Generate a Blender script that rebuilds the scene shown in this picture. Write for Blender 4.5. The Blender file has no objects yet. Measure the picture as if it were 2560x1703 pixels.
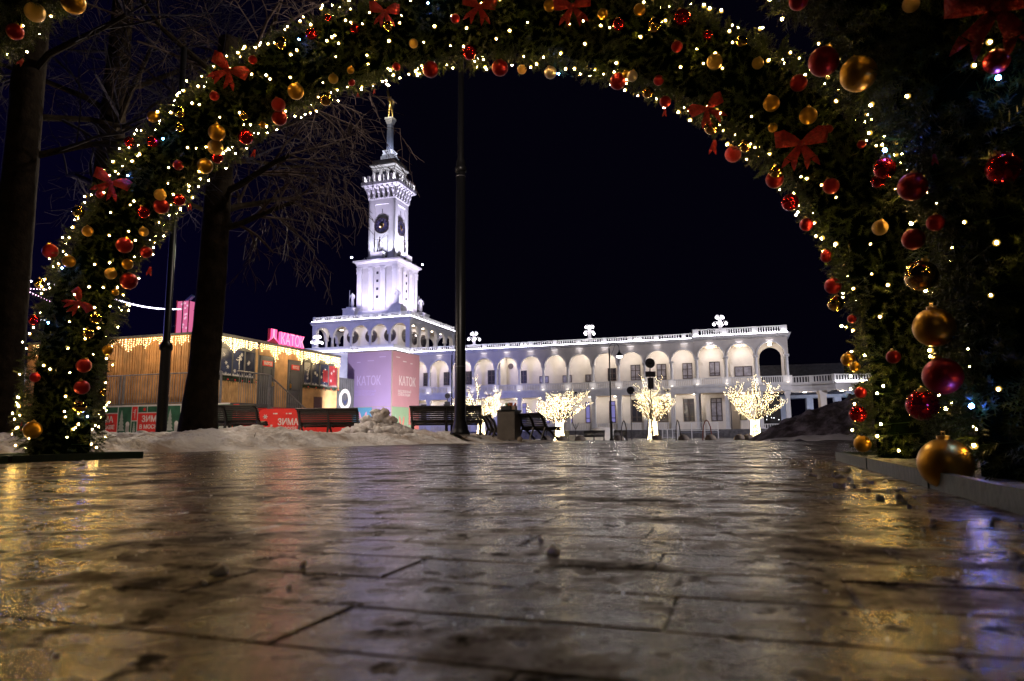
import bpy, math, random
import numpy as np
from mathutils import Vector, Matrix, noise
random.seed(7); np.random.seed(7)
scene = bpy.context.scene
COL = scene.collection
PI = math.pi

# ------------------------------------------------------------------ camera, night sky, exposure
PITCH, ROLL = 0.1358, 0.0078
cam_d = bpy.data.cameras.new('camera'); cam = bpy.data.objects.new('camera', cam_d); COL.objects.link(cam)
cam_d.sensor_width = 36.0; cam_d.lens = 24.31; cam_d.clip_start = 0.02; cam_d.clip_end = 2000
_r0 = Vector((1, 0, 0)); _u0 = Vector((0, -math.sin(PITCH), math.cos(PITCH))); _f = Vector((0, math.cos(PITCH), math.sin(PITCH)))
_x = _r0 * math.cos(ROLL) - _u0 * math.sin(ROLL); _y = _r0 * math.sin(ROLL) + _u0 * math.cos(ROLL)
_m = Matrix((( _x.x, _y.x, -_f.x, 0), (_x.y, _y.y, -_f.y, 0), (_x.z, _y.z, -_f.z, 0), (0, 0, 0, 1)))
cam.matrix_world = Matrix.Translation((0, 0, 0.2)) @ _m
cam_d.dof.use_dof = True; cam_d.dof.focus_distance = 14.0; cam_d.dof.aperture_fstop = 4.6
scene.camera = cam
world = bpy.data.worlds.new('World'); scene.world = world; world.use_nodes = True
wn = world.node_tree; wn.nodes.clear()
w_out = wn.nodes.new('ShaderNodeOutputWorld'); w_bg = wn.nodes.new('ShaderNodeBackground')
w_tc = wn.nodes.new('ShaderNodeTexCoord'); w_dot = wn.nodes.new('ShaderNodeVectorMath'); w_dot.operation = 'DOT_PRODUCT'
w_dot.inputs[1].default_value = Vector((-0.85, 0.52, -0.05)).normalized()     # town glow beyond the ice rink
w_ramp = wn.nodes.new('ShaderNodeValToRGB')
w_ramp.color_ramp.elements[0].position = 0.55; w_ramp.color_ramp.elements[0].color = (0.0009, 0.0007, 0.0030, 1)
w_ramp.color_ramp.elements[1].position = 1.0; w_ramp.color_ramp.elements[1].color = (0.0012, 0.0006, 0.010, 1)
wn.links.new(w_tc.outputs['Generated'], w_dot.inputs[0]); wn.links.new(w_dot.outputs['Value'], w_ramp.inputs[0])
wn.links.new(w_ramp.outputs[0], w_bg.inputs[0]); wn.links.new(w_bg.outputs[0], w_out.inputs[0]); w_bg.inputs[1].default_value = 1.0
vs = scene.view_settings; vs.view_transform = 'Standard'; vs.look = 'None'; vs.exposure = 0; vs.gamma = 1; vs.use_curve_mapping = False
cy = scene.cycles
cy.use_denoising = True
try: cy.denoiser = 'OPENIMAGEDENOISE'
except Exception: pass
cy.sample_clamp_indirect = 3.0; cy.sample_clamp_direct = 0.0
cy.max_bounces = 5; cy.diffuse_bounces = 2; cy.glossy_bounces = 3; cy.transmission_bounces = 3
cy.use_light_tree = True; cy.caustics_reflective = False; cy.caustics_refractive = False

# ------------------------------------------------------------------ frames
ANG = 0.3204                                   # square and terminal share one orientation
CA, SA = math.cos(ANG), math.sin(ANG)
def W2(s, t): return (s * CA + t * SA, -s * SA + t * CA)
def W3(s, t, z): x, y = W2(s, t); return (x, y, z)
def to_st(x, y): return (x * CA - y * SA, x * SA + y * CA)
S0, T0 = -46.911, 92.694                       # facade origin of the wing
TC = (-56.217, 102.596)                        # tower centre
def K(k, y): return (k * y, y)                 # a point at bearing k and depth y

# ------------------------------------------------------------------ materials
MATS = {}
def mat(name, col, rough=0.6, metal=0.0, var=0.0, scale=6.0, bump=0.0, bscale=None, emit=0.0, ecol=None, coat=0.0, col2=None, spec=None, detail=4):
    if name in MATS: return MATS[name]
    m = bpy.data.materials.new(name); m.use_nodes = True; nt = m.node_tree; b = nt.nodes['Principled BSDF']
    b.inputs['Base Color'].default_value = (*col, 1); b.inputs['Roughness'].default_value = rough; b.inputs['Metallic'].default_value = metal
    if coat: b.inputs['Coat Weight'].default_value = coat; b.inputs['Coat Roughness'].default_value = 0.08
    if spec is not None: b.inputs['Specular IOR Level'].default_value = spec
    if emit: b.inputs['Emission Color'].default_value = (*(ecol or col), 1); b.inputs['Emission Strength'].default_value = emit
    if var or bump or col2:
        tc = nt.nodes.new('ShaderNodeTexCoord'); n = nt.nodes.new('ShaderNodeTexNoise'); n.inputs['Scale'].default_value = scale; n.inputs['Detail'].default_value = detail
        nt.links.new(tc.outputs['Object'], n.inputs['Vector'])
        if var or col2:
            r = nt.nodes.new('ShaderNodeValToRGB'); c2 = col2 or tuple(min(1, c * (1 + var)) for c in col); c1 = col if col2 else tuple(c * (1 - var) for c in col)
            r.color_ramp.elements[0].position = 0.35; r.color_ramp.elements[0].color = (*c1, 1)
            r.color_ramp.elements[1].position = 0.68; r.color_ramp.elements[1].color = (*c2, 1)
            nt.links.new(n.outputs[0], r.inputs[0]); nt.links.new(r.outputs[0], b.inputs['Base Color'])
        if bump:
            n2 = nt.nodes.new('ShaderNodeTexNoise'); n2.inputs['Scale'].default_value = bscale or scale * 4; n2.inputs['Detail'].default_value = 5
            nt.links.new(tc.outputs['Object'], n2.inputs['Vector'])
            bp = nt.nodes.new('ShaderNodeBump'); bp.inputs['Strength'].default_value = min(1, bump); bp.inputs['Distance'].default_value = 0.02
            nt.links.new(n2.outputs[0], bp.inputs['Height']); nt.links.new(bp.outputs[0], b.inputs['Normal'])
    MATS[name] = m; return m
def emis(name, col, strength):
    if name in MATS: return MATS[name]
    m = bpy.data.materials.new(name); m.use_nodes = True; nt = m.node_tree; nt.nodes.clear()
    o = nt.nodes.new('ShaderNodeOutputMaterial'); e = nt.nodes.new('ShaderNodeEmission'); e.inputs[0].default_value = (*col, 1); e.inputs[1].default_value = strength
    nt.links.new(e.outputs[0], o.inputs[0]); MATS[name] = m; return m

# ------------------------------------------------------------------ mesh building
class MB:
    def __init__(s): s.v = []; s.f = []
    def add(s, vs_, fs):
        o = len(s.v); s.v.extend([tuple(q) for q in vs_]); s.f.extend([tuple(i + o for i in f) for f in fs]); return s
    def box(s, x0, x1, y0, y1, z0, z1):
        s.add([(x0,y0,z0),(x1,y0,z0),(x1,y1,z0),(x0,y1,z0),(x0,y0,z1),(x1,y0,z1),(x1,y1,z1),(x0,y1,z1)],
              [(0,3,2,1),(4,5,6,7),(0,1,5,4),(1,2,6,5),(2,3,7,6),(3,0,4,7)]); return s
    def obox(s, c, ax, ay, az, hx, hy, hz):
        c, ax, ay, az = Vector(c), Vector(ax), Vector(ay), Vector(az); vs_ = []
        for k in (-1, 1):
            for (i, j) in ((-1,-1),(1,-1),(1,1),(-1,1)): vs_.append(c + ax*hx*i + ay*hy*j + az*hz*k)
        s.add(vs_, [(0,3,2,1),(4,5,6,7),(0,1,5,4),(1,2,6,5),(2,3,7,6),(3,0,4,7)]); return s
    def tube(s, pts, rad, n=6, cap=True):
        pts = [Vector(p) for p in pts]
        if not hasattr(rad, '__len__'): rad = [rad] * len(pts)
        o = len(s.v); prev = None
        for i, p in enumerate(pts):
            d = (pts[min(i+1, len(pts)-1)] - pts[max(i-1, 0)])
            if d.length < 1e-9: d = Vector((0, 0, 1))
            d.normalize()
            if prev is None:
                a = d.cross(Vector((0, 0, 1))) if abs(d.z) < 0.9 else d.cross(Vector((1, 0, 0)))
            else: a = prev - d * prev.dot(d)
            if a.length < 1e-6: a = d.orthogonal()
            a.normalize(); prev = a; b = d.cross(a)
            for k in range(n):
                th = 2*PI*k/n; s.v.append(tuple(p + (a*math.cos(th) + b*math.sin(th)) * rad[i]))
        for i in range(len(pts)-1):
            for k in range(n):
                k2 = (k+1) % n; s.f.append((o+i*n+k, o+i*n+k2, o+(i+1)*n+k2, o+(i+1)*n+k))
        if cap:
            s.f.append(tuple(o+k for k in reversed(range(n)))); e = o+(len(pts)-1)*n; s.f.append(tuple(e+k for k in range(n)))
        return s
    def lathe(s, prof, c=(0, 0, 0), n=12):
        o = len(s.v)
        for (r, z) in prof:
            for k in range(n):
                th = 2*PI*k/n; s.v.append((c[0]+r*math.cos(th), c[1]+r*math.sin(th), c[2]+z))
        for i in range(len(prof)-1):
            for k in range(n):
                k2 = (k+1) % n; s.f.append((o+i*n+k, o+i*n+k2, o+(i+1)*n+k2, o+(i+1)*n+k))
        s.f.append(tuple(o+k for k in reversed(range(n)))); e = o+(len(prof)-1)*n; s.f.append(tuple(e+k for k in range(n)))
        return s
    def sq(s, prof, c=(0, 0)):
        """square 'lathe': prof of (half width, z)"""
        o = len(s.v)
        for (r, z) in prof:
            for (i, j) in ((-1,-1),(1,-1),(1,1),(-1,1)): s.v.append((c[0]+r*i, c[1]+r*j, z))
        for i in range(len(prof)-1):
            for k in range(4):
                k2 = (k+1) % 4; s.f.append((o+i*4+k, o+i*4+k2, o+(i+1)*4+k2, o+(i+1)*4+k))
        s.f.append((o+3, o+2, o+1, o)); e = o+(len(prof)-1)*4; s.f.append((e, e+1, e+2, e+3)); return s
    def sphere(s, c, r, n=8, m=5, sz=1.0):
        pr = [(max(1e-4, r*math.sin(PI*i/m)), -r*sz*math.cos(PI*i/m)) for i in range(m+1)]
        return s.lathe(pr, c, n)
    def arcade(s, xs, zs, r, ztop, y0, y1, n=12):
        """wall with one round arch per bay between xs[i], xs[i+1]; arch springs at zs"""
        for x0, x1 in zip(xs[:-1], xs[1:]):
            c = (x0+x1)/2; A = [(c - r*math.cos(PI*i/n), zs + r*math.sin(PI*i/n)) for i in range(n+1)]
            Tp = [(x0, ztop)] + [(a[0], ztop) for a in A[1:-1]] + [(x1, ztop)]
            o = len(s.v); N = n+1
            for y in (y0, y1):
                for a in A: s.v.append((a[0], y, a[1]))
                for b in Tp: s.v.append((b[0], y, b[1]))
            for i in range(n):
                s.f.append((o+i, o+i+1, o+N+i+1, o+N+i)); q = o+2*N; s.f.append((q+i+1, q+i, q+N+i, q+N+i+1)); s.f.append((o+i+1, o+i, q+i, q+i+1))
            # pier pieces beside the arch
            for xa, xb, ia, it in ((x0, c-r, 0, N), (c+r, x1, n, N+n)):
                if xb - xa > 1e-3:
                    s.box(xa, xb, y0, y1, zs-0.001, zs)
                    s.add([(xa,y0,zs),(xb,y0,zs),(xa if xa==x0 else xb,y0,ztop)], [(0,1,2)])
                    s.add([(xa,y1,zs),(xb,y1,zs),(xa if xa==x0 else xb,y1,ztop)], [(0,2,1)])
        return s
    def archband(s, c, zs, r0, r1, y0, y1, n=14, a0=0.0, a1=PI):
        o = len(s.v)
        for i in range(n+1):
            th = a0+(a1-a0)*i/n; ct, st_ = -math.cos(th), math.sin(th)
            for (r, y) in ((r0, y0), (r1, y0), (r1, y1), (r0, y1)): s.v.append((c + r*ct, y, zs + r*st_))
        for i in range(n):
            for k in range(4):
                k2 = (k+1) % 4; s.f.append((o+i*4+k, o+i*4+k2, o+(i+1)*4+k2, o+(i+1)*4+k))
        return s
    def xf(s, M):
        s.v = [tuple(M @ Vector(q)) for q in s.v]; return s
    def mesh(s, name, m, smooth=False):
        me = bpy.data.meshes.new(name); me.from_pydata(s.v, [], s.f); me.validate(clean_customdata=False); me.update()
        if m: me.materials.append(m)
        if smooth: me.polygons.foreach_set('use_smooth', [True]*len(me.polygons))
        return me
    def build(s, name, m, parent=None, smooth=False, loc=None, rz=0.0, kind=None, label=None):
        o = bpy.data.objects.new(name, s.mesh(name, m, smooth)); COL.objects.link(o)
        if parent: o.parent = parent
        if loc: o.location = loc
        if rz: o.rotation_euler = (0, 0, rz)
        if kind: o['kind'] = kind
        if label: o['label'] = label
        return o
def inst(name, me, parent=None, loc=(0, 0, 0), rot=(0, 0, 0), sc=None, kind=None):
    o = bpy.data.objects.new(name, me); COL.objects.link(o); o.location = loc; o.rotation_euler = rot
    if parent: o.parent = parent
    if sc is not None: o.scale = (sc,)*3 if not hasattr(sc, '__len__') else sc
    if kind: o['kind'] = kind
    return o
def tag(o, label, cat, group=None):
    o['label'] = label; o['category'] = cat
    if group: o['group'] = group
    return o
def thing(name, label, cat, loc=(0, 0, 0), rz=0.0, group=None):
    o = bpy.data.objects.new(name, None); COL.objects.link(o); o.location = loc; o.rotation_euler = (0, 0, rz); o.empty_display_size = 0.2
    return tag(o, label, cat, group)
def thing_st(name, label, cat, s, t, z=0.0, group=None, rz=0.0):
    return thing(name, label, cat, W3(s, t, z), -ANG + rz, group)
def copy_tree(o, parent=None):
    c = o.copy(); COL.objects.link(c); c.parent = parent
    for ch in list(o.children): copy_tree(ch, c)
    return c
def npmesh(name, V, F, m, smooth=False):
    V = np.asarray(V, np.float32); F = np.asarray(F, np.int32); k = F.shape[1]
    me = bpy.data.meshes.new(name); me.vertices.add(len(V)); me.vertices.foreach_set('co', V.ravel())
    me.loops.add(F.size); me.loops.foreach_set('vertex_index', F.ravel()); me.polygons.add(len(F))
    me.polygons.foreach_set('loop_start', np.arange(0, F.size, k, dtype=np.int32))
    if smooth: me.polygons.foreach_set('use_smooth', np.ones(len(F), bool))
    me.update(calc_edges=True); me.validate()
    if m: me.materials.append(m)
    return me
def text(name, s, size, loc, xdir, m, parent=None, ext=0.004, align='LEFT', bold=0.0, sx=1.0):
    cu = bpy.data.curves.new(name, 'FONT'); cu.body = s; cu.size = size; cu.extrude = ext; cu.align_x = align; cu.offset = bold * size; cu.space_line = 0.95
    cu.resolution_u = 3
    tmp = bpy.data.objects.new('tmp', cu); COL.objects.link(tmp); bpy.context.view_layer.update()
    me = bpy.data.meshes.new_from_object(tmp.evaluated_get(bpy.context.evaluated_depsgraph_get()))
    bpy.data.objects.remove(tmp); me.name = name; me.materials.clear(); me.materials.append(m)
    X = Vector(xdir).normalized(); Z = Vector((0, 0, 1)); N = X.cross(Z)
    M = Matrix(((X.x*sx, Z.x, N.x, loc[0]), (X.y*sx, Z.y, N.y, loc[1]), (X.z*sx, Z.z, N.z, loc[2]), (0, 0, 0, 1)))
    o = bpy.data.objects.new(name, me); COL.objects.link(o); o.parent = parent; o.matrix_local = M
    return o
def lamp(kind, name, loc, energy, col=(1, 1, 1), parent=None, size=0.1, target=None, spot=None, blend=0.5, sy=None):
    l = bpy.data.lights.new(name, kind); l.energy = energy; l.color = col
    if kind in ('POINT', 'SPOT'): l.shadow_soft_size = size
    if kind == 'AREA':
        l.shape = 'RECTANGLE' if sy else 'DISK'; l.size = size
        if sy: l.size_y = sy
    if spot: l.spot_size = spot; l.spot_blend = blend
    o = bpy.data.objects.new(name, l); COL.objects.link(o); o.location = loc
    if target is not None: o.rotation_euler = (Vector(target) - Vector(loc)).to_track_quat('-Z', 'Y').to_euler()
    if parent: o.parent = parent
    return o

# palette
M_PLASTER = mat('cream_plaster', (0.62, 0.57, 0.52), 0.75, var=0.07, scale=0.9, bump=0.25, bscale=3)
M_STONE_W = mat('white_stone', (0.72, 0.70, 0.68), 0.7, var=0.08, scale=1.5, bump=0.3, bscale=6)
M_TOWER = mat('tower_white_stone', (0.70, 0.68, 0.67), 0.7, var=0.06, scale=0.5, bump=0.3, bscale=2.5)
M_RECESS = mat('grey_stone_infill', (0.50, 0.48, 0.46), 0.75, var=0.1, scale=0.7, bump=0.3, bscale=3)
M_CEIL = mat('ceiling_cream', (0.62, 0.50, 0.36), 0.7, var=0.1, scale=1)
M_FRAME = mat('dark_window_frame', (0.045, 0.03, 0.028), 0.5)
M_PANE = mat('dark_window_glass', (0.03, 0.03, 0.04), 0.08, spec=0.8)
M_CURT = mat('curtained_glass', (0.25, 0.24, 0.28), 0.35, var=0.3, scale=2)
M_ROOF = mat('dark_roof', (0.05, 0.045, 0.05), 0.7, var=0.3, scale=3)
M_BLACK = mat('black_paint', (0.006, 0.006, 0.007), 0.38, bump=0.08, bscale=30, spec=.3)
M_GREY = mat('grey_metal', (0.16, 0.16, 0.18), 0.4, 0.6, var=0.2, scale=8)
M_GOLD = mat('gilded_metal', (0.95, 0.62, 0.18), 0.28, 1.0)
M_STEEL = mat('bright_steel', (0.6, 0.6, 0.62), 0.25, 1.0, var=0.1, scale=4)
M_GRANITE = mat('grey_granite', (0.13, 0.12, 0.12), 0.7, var=0.35, scale=3, bump=0.6, bscale=6)
E_WARM = emis('warm_ceiling_light', (1.0, 0.86, 0.66), 14)
E_WHITE = emis('white_globe_light', (1.0, 0.93, 0.97), 7)
E_STRIP = emis('cold_led_strip', (0.93, 0.90, 1.0), 20)
E_FLOOD = emis('floodlight_lens', (0.85, 0.88, 1.0), 60)
E_LILAC = emis('lilac_lit_room', (0.36, 0.33, 0.80), 0.55)
E_YEL = emis('yellow_lit_room', (0.75, 0.6, 0.2), 0.5)
E_DOT = emis('far_lamp', (0.9, 0.9, 1.0), 8)
E_BULB = emis('warm_bulb', (1.0, 0.60, 0.16), 230); E_BULBN = emis('warm_bulb_near', (1.0, 0.62, 0.19), 170); E_HALO = emis('amber_bulb_halo', (1.0, 0.60, 0.10), 0.9)
E_BLUE = emis('blue_bulb', (0.06, 0.16, 1.0), 330)
E_TREE = emis('tree_led', (1.0, 0.78, 0.42), 34)
E_ICICLE = emis('icicle_led', (1.0, 0.70, 0.30), 16)
E_COLD = emis('cold_string_bulb', (0.85, 0.80, 1.0), 14)
for m_ in (E_HALO, E_TREE, E_ICICLE, E_COLD):
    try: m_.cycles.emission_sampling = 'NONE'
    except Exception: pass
E_PINK = emis('pink_neon', (1.0, 0.10, 0.30), 2.2)
E_PINKL = emis('pink_neon_core', (1.0, 0.42, 0.60), 1.6)
SNOW_FAR = mat('snow_clean', (0.72, 0.70, 0.72), 0.55, var=0.15, scale=1.2, bump=0.6, bscale=4)
# ------------------------------------------------------------------ ground
def zg(t):                                       # the square falls slightly towards the terminal
    return -0.35 * max(0.0, min(1.0, (t - 15.0) / 45.0))
def ice_mat(name, base, base2, bumpk=1.0, joints=False):
    m = bpy.data.materials.new(name); m.use_nodes = True; nt = m.node_tree; b = nt.nodes['Principled BSDF']
    tc = nt.nodes.new('ShaderNodeTexCoord'); geo = nt.nodes.new('ShaderNodeNewGeometry')
    def noi(scale, det=5, rough=0.55, stretch=None):
        n = nt.nodes.new('ShaderNodeTexNoise'); n.inputs['Scale'].default_value = scale; n.inputs['Detail'].default_value = det; n.inputs['Roughness'].default_value = rough
        if stretch:
            mp = nt.nodes.new('ShaderNodeMapping'); mp.inputs['Scale'].default_value = stretch; mp.inputs['Rotation'].default_value = (0, 0, ANG)
            nt.links.new(geo.outputs['Position'], mp.inputs[0]); nt.links.new(mp.outputs[0], n.inputs['Vector'])
        else: nt.links.new(geo.outputs['Position'], n.inputs['Vector'])
        return n
    def ramp(n, p0, c0, p1, c1):
        r = nt.nodes.new('ShaderNodeValToRGB'); r.color_ramp.elements[0].position = p0; r.color_ramp.elements[0].color = c0
        r.color_ramp.elements[1].position = p1; r.color_ramp.elements[1].color = c1; nt.links.new(n.outputs[0], r.inputs[0]); return r
    big = noi(0.9, 6, 0.65, (1.0, 2.2, 1)); mid = noi(4.5, 8, 0.75, (1, 2.4, 1)); fine = noi(55, 4, 0.6); spots = noi(13, 6, 0.72)
    cr = ramp(big, 0.38, (*base, 1), 0.62, (*base2, 1))
    sp = ramp(spots, 0.565, (1, 1, 1, 1), 0.635, (0.16, 0.14, 0.12, 1))
    blot = noi(2.6, 7, 0.72); sp0 = ramp(blot, 0.49, (1, 1, 1, 1), 0.62, (0.22, 0.20, 0.18, 1))
    spm = nt.nodes.new('ShaderNodeMix'); spm.data_type = 'RGBA'; spm.blend_type = 'MULTIPLY'; spm.inputs[0].default_value = 1; nt.links.new(sp.outputs[0], spm.inputs[6]); nt.links.new(sp0.outputs[0], spm.inputs[7])
    mx = nt.nodes.new('ShaderNodeMix'); mx.data_type = 'RGBA'; mx.blend_type = 'MULTIPLY'; mx.inputs[0].default_value = 1
    nt.links.new(cr.outputs[0], mx.inputs[6]); nt.links.new(spm.outputs[2], mx.inputs[7])
    nt.links.new(mx.outputs[2], b.inputs['Base Color'])
    # thin ice: patches of smooth glaze and of scratched, crusted ice
    rr = ramp(mid, 0.42, (0.11, 0.11, 0.11, 1), 0.62, (0.31, 0.31, 0.31, 1))
    ra = nt.nodes.new('ShaderNodeMath'); ra.operation = 'MULTIPLY_ADD'; ra.inputs[1].default_value = -0.62; ra.inputs[2].default_value = 0.62; nt.links.new(spm.outputs[2], ra.inputs[0])
    rs = nt.nodes.new('ShaderNodeMath'); rs.operation = 'ADD'; nt.links.new(rr.outputs[0], rs.inputs[0]); nt.links.new(ra.outputs[0], rs.inputs[1])
    nt.links.new(rs.outputs[0], b.inputs['Roughness'])
    b.inputs['IOR'].default_value = 1.52
    sl = nt.nodes.new('ShaderNodeMath'); sl.operation = 'MULTIPLY'; sl.inputs[1].default_value = 0.62; nt.links.new(spm.outputs[2], sl.inputs[0]); nt.links.new(sl.outputs[0], b.inputs['Specular IOR Level'])
    a1 = nt.nodes.new('ShaderNodeMath'); a1.operation = 'MULTIPLY_ADD'; a1.inputs[1].default_value = 2.0
    nt.links.new(mid.outputs[0], a1.inputs[0]); nt.links.new(fine.outputs[0], a1.inputs[2])
    bp = nt.nodes.new('ShaderNodeBump'); bp.inputs['Strength'].default_value = 0.34 * bumpk; bp.inputs['Distance'].default_value = 0.0035
    nt.links.new(a1.outputs[0], bp.inputs['Height']); nt.links.new(bp.outputs[0], b.inputs['Normal'])
    return m
M_PAVE = ice_mat('iced_paving', (0.028, 0.016, 0.008), (0.105, 0.066, 0.042))
M_JOINT = ice_mat('dark_joint_ice', (0.012, 0.009, 0.006), (0.035, 0.026, 0.02))
M_PLAZA = ice_mat('worn_plaza_ice', (0.07, 0.055, 0.048), (0.19, 0.17, 0.16), 1.6)
# ground sheet (reaches the horizon); the paving lies on it
mb = MB(); ts = [-400, -30, -0.2, 0, 5, 10, 15, 15.95, 16.3, 20, 30, 40, 50, 60, 95, 200, 900]; ss = [-900, -120, -60, -30, -15, 0, 15, 30, 60, 120, 900]
for t in ts:
    for s in ss: mb.v.append(W3(s, t, zg(t) - (0.0034 if 0 <= t <= 16 else 0.03)))
for i in range(len(ts)-1):
    for j in range(len(ss)-1):
        a = i*len(ss)+j; mb.f.append((a, a+1, a+1+len(ss), a+len(ss)))
mb.build('ground', M_JOINT, kind='structure')
pave = bpy.data.objects.new('pavement', None); COL.objects.link(pave); pave['kind'] = 'structure'; pave.rotation_euler = (0, 0, -ANG)
def pz(s, t):
    return 0.0006*noise.noise(Vector((s*1.7, t*1.7, 3))) + 0.0016*noise.noise(Vector((s*0.35, t*0.35, 9)))
ROWT, SLAB = 0.158, 0.62
slab_cells = []
r_i = 0; t = 0.12
while t < 16:
    off = (r_i % 2) * SLAB/2 + 0.06*math.sin(r_i*2.1)
    smax = 9.5; s = -8.2 + off
    while s < smax:
        x, y = W2(s+SLAB/2, t+ROWT/2)
        if y > 0.25 and abs(x) < 0.80*y + 0.45: slab_cells.append((y, s, t))
        s += SLAB
    t += ROWT; r_i += 1
slab_cells.sort()
paver_variants = []
for k in range(6):
    q = MB(); rnd = random.Random(k); g = 0.0016; c = 0.0026
    w, d = SLAB/2-g, ROWT/2-g; zz = [rnd.uniform(-0.0007, 0.0007) for _ in range(4)]
    for (h, iw) in ((-0.03, 0), (-0.0012, 0), (0, c)):
        for n_, (i, j) in enumerate(((-1,-1),(1,-1),(1,1),(-1,1))): q.v.append((i*(w-iw), j*(d-iw), h + (zz[n_] if h > -0.02 else 0)))
    for L in range(2):
        for n_ in range(4): q.f.append((L*4+n_, L*4+(n_+1)%4, L*4+4+(n_+1)%4, L*4+4+n_))
    q.f.append((8, 9, 10, 11)); paver_variants.append(q)
pv_me = [q.mesh('paver', M_PAVE) for q in paver_variants]
far = MB()
for i, (y, s, t) in enumerate(slab_cells):
    c = (s+SLAB/2, t+ROWT/2); z = pz(*c)
    if i < 300: inst('paver', pv_me[i % 6], pave, (c[0], c[1], z))
    else:
        q = paver_variants[i % 6]; far.add([(v[0]+c[0], v[1]+c[1], v[2]+z) for v in q.v], q.f)
far.build('pavers', M_PAVE, pave, kind='stuff')
# beyond the slabs the iced plaza runs on as a rough sheet
nS, nT = 170, 150
V = []
for j in range(nT):
    t = 15.9 + (92.3-15.9) * (j/(nT-1))**1.5
    for i in range(nS):
        s = -60 + 110*i/(nS-1)
        V.append(W3(s, t, zg(t) - 0.006 + 0.012*noise.noise(Vector((s*0.5, t*0.3, 1))) + 0.006*noise.noise(Vector((s*2, t*1.2, 5)))))
F = [(j*nS+i, j*nS+i+1, (j+1)*nS+i+1, (j+1)*nS+i) for j in range(nT-1) for i in range(nS-1)]
o = inst('plaza', npmesh('plaza', V, F, M_PLAZA, True)); o['kind'] = 'structure'
# strip of plaza left and right of the slabs
V = []; nS, nT = 60, 60
for (s_a, s_b) in ((6.0, 30.0),):
    for j in range(nT):
        for i in range(nS):
            s, t = s_a + (s_b-s_a)*i/(nS-1), -6 + 22.0*j/(nT-1)
            V.append(W3(s, t, -0.022 + 0.010*noise.noise(Vector((s*0.7, t*0.7, 1)))))
F = [(j*nS+i, j*nS+i+1, (j+1)*nS+i+1, (j+1)*nS+i) for j in range(nT-1) for i in range(nS-1)]
o = inst('plaza', npmesh('plaza', V, F, M_PLAZA, True)); o['kind'] = 'structure'

# ------------------------------------------------------------------ snow
def snow_mat(name, c_clean, c_dirt, lo, hi, sc=0.9):
    m = mat(name, c_clean, 0.6, bump=1.0, bscale=17); [setattr(n.inputs['Distance'], 'default_value', .05) for n in m.node_tree.nodes if n.type == 'BUMP']
    nt = m.node_tree; b = nt.nodes['Principled BSDF']; g = nt.nodes.new('ShaderNodeNewGeometry')
    n1 = nt.nodes.new('ShaderNodeTexNoise'); n1.inputs['Scale'].default_value = sc; n1.inputs['Detail'].default_value = 7; n1.inputs['Roughness'].default_value = 0.68
    nt.links.new(g.outputs['Position'], n1.inputs['Vector'])
    r = nt.nodes.new('ShaderNodeValToRGB'); r.color_ramp.elements[0].position = lo; r.color_ramp.elements[0].color = (*c_clean, 1)
    r.color_ramp.elements[1].position = hi; r.color_ramp.elements[1].color = (*c_dirt, 1)
    nt.links.new(n1.outputs[0], r.inputs[0]); nt.links.new(r.outputs[0], b.inputs['Base Color']); b.inputs['Subsurface Weight'].default_value = 0.0
    return m
M_SNOW = snow_mat('trodden_snow', (0.84, 0.82, 0.82), (0.42, 0.33, 0.27), 0.42, 0.64)
M_DIRT = snow_mat('dirty_snow', (0.30, 0.27, 0.28), (0.06, 0.048, 0.042), 0.36, 0.56, 1.6)
def sstep(a, b, x):
    x = max(0.0, min(1.0, (x-a)/(b-a))); return x*x*(3-2*x)
def bumps(s, t, f, seed): return noise.noise(Vector((s*f, t*f, seed)))
def snow_h(s, t):
    edge = -7.15 + 0.22*bumps(s, t, 0.9, 2) + 0.10*bumps(s, t, 3.1, 4) - 0.7*sstep(19, 25, t)
    d = edge - s
    if d < -0.25: return -0.06
    e = sstep(0.0, 0.9, d)
    h = 0.06 + 0.17*sstep(0.0, 1.3, d) + 0.07*bumps(s, t, 0.55, 7) + 0.05*sstep(1.2, 3.4, d)
    h += 0.13*abs(bumps(s, t, 1.9, 11)) + 0.09*abs(bumps(s, t, 4.3, 13)) + 0.05*abs(bumps(s, t, 9.0, 15)) + 0.03*abs(bumps(s, t, 19.0, 17)) - .055
    h += 0.20*math.exp(-((s+9.1)**2/1.0+(t-11.4)**2/2.0)) + 0.14*math.exp(-((s+9.2)**2/2.5+(t-18.6)**2/1.2))
    h *= 0.86 * e * (1 - 0.75*sstep(23.5, 27.0, t))
    return h - 0.02*(1-e)
ns_, nt_ = 240, 560
ax = np.concatenate([np.linspace(-27, -13, 50)[:-1], np.linspace(-13, -6.6, ns_-49)]); at_ = np.linspace(-1.0, 27.5, nt_)
V = [W3(s, t, snow_h(s, t)) for t in at_ for s in ax]; n0 = len(ax)
F = [(j*n0+i, j*n0+i+1, (j+1)*n0+i+1, (j+1)*n0+i) for j in range(nt_-1) for i in range(n0-1)]
o = inst('snow_bank', npmesh('snow_bank', V, F, M_SNOW, True)); o['kind'] = 'stuff'
def lump(r, seed, n=2, amp=0.28, sz=0.8, fr=1.3):
    import bmesh
    bm = bmesh.new(); bmesh.ops.create_icosphere(bm, subdivisions=n, radius=r)
    for v in bm.verts:
        d = v.co.normalized(); k = 1 + amp*noise.noise(d*fr + Vector((seed*3.7, seed, 0))) + amp*0.5*noise.noise(d*fr*2.7 + Vector((seed, 0, seed)))
        v.co = v.co*k; v.co.z *= sz
    me = bpy.data.meshes.new('lump'); bm.to_mesh(me); bm.free(); return me
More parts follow.
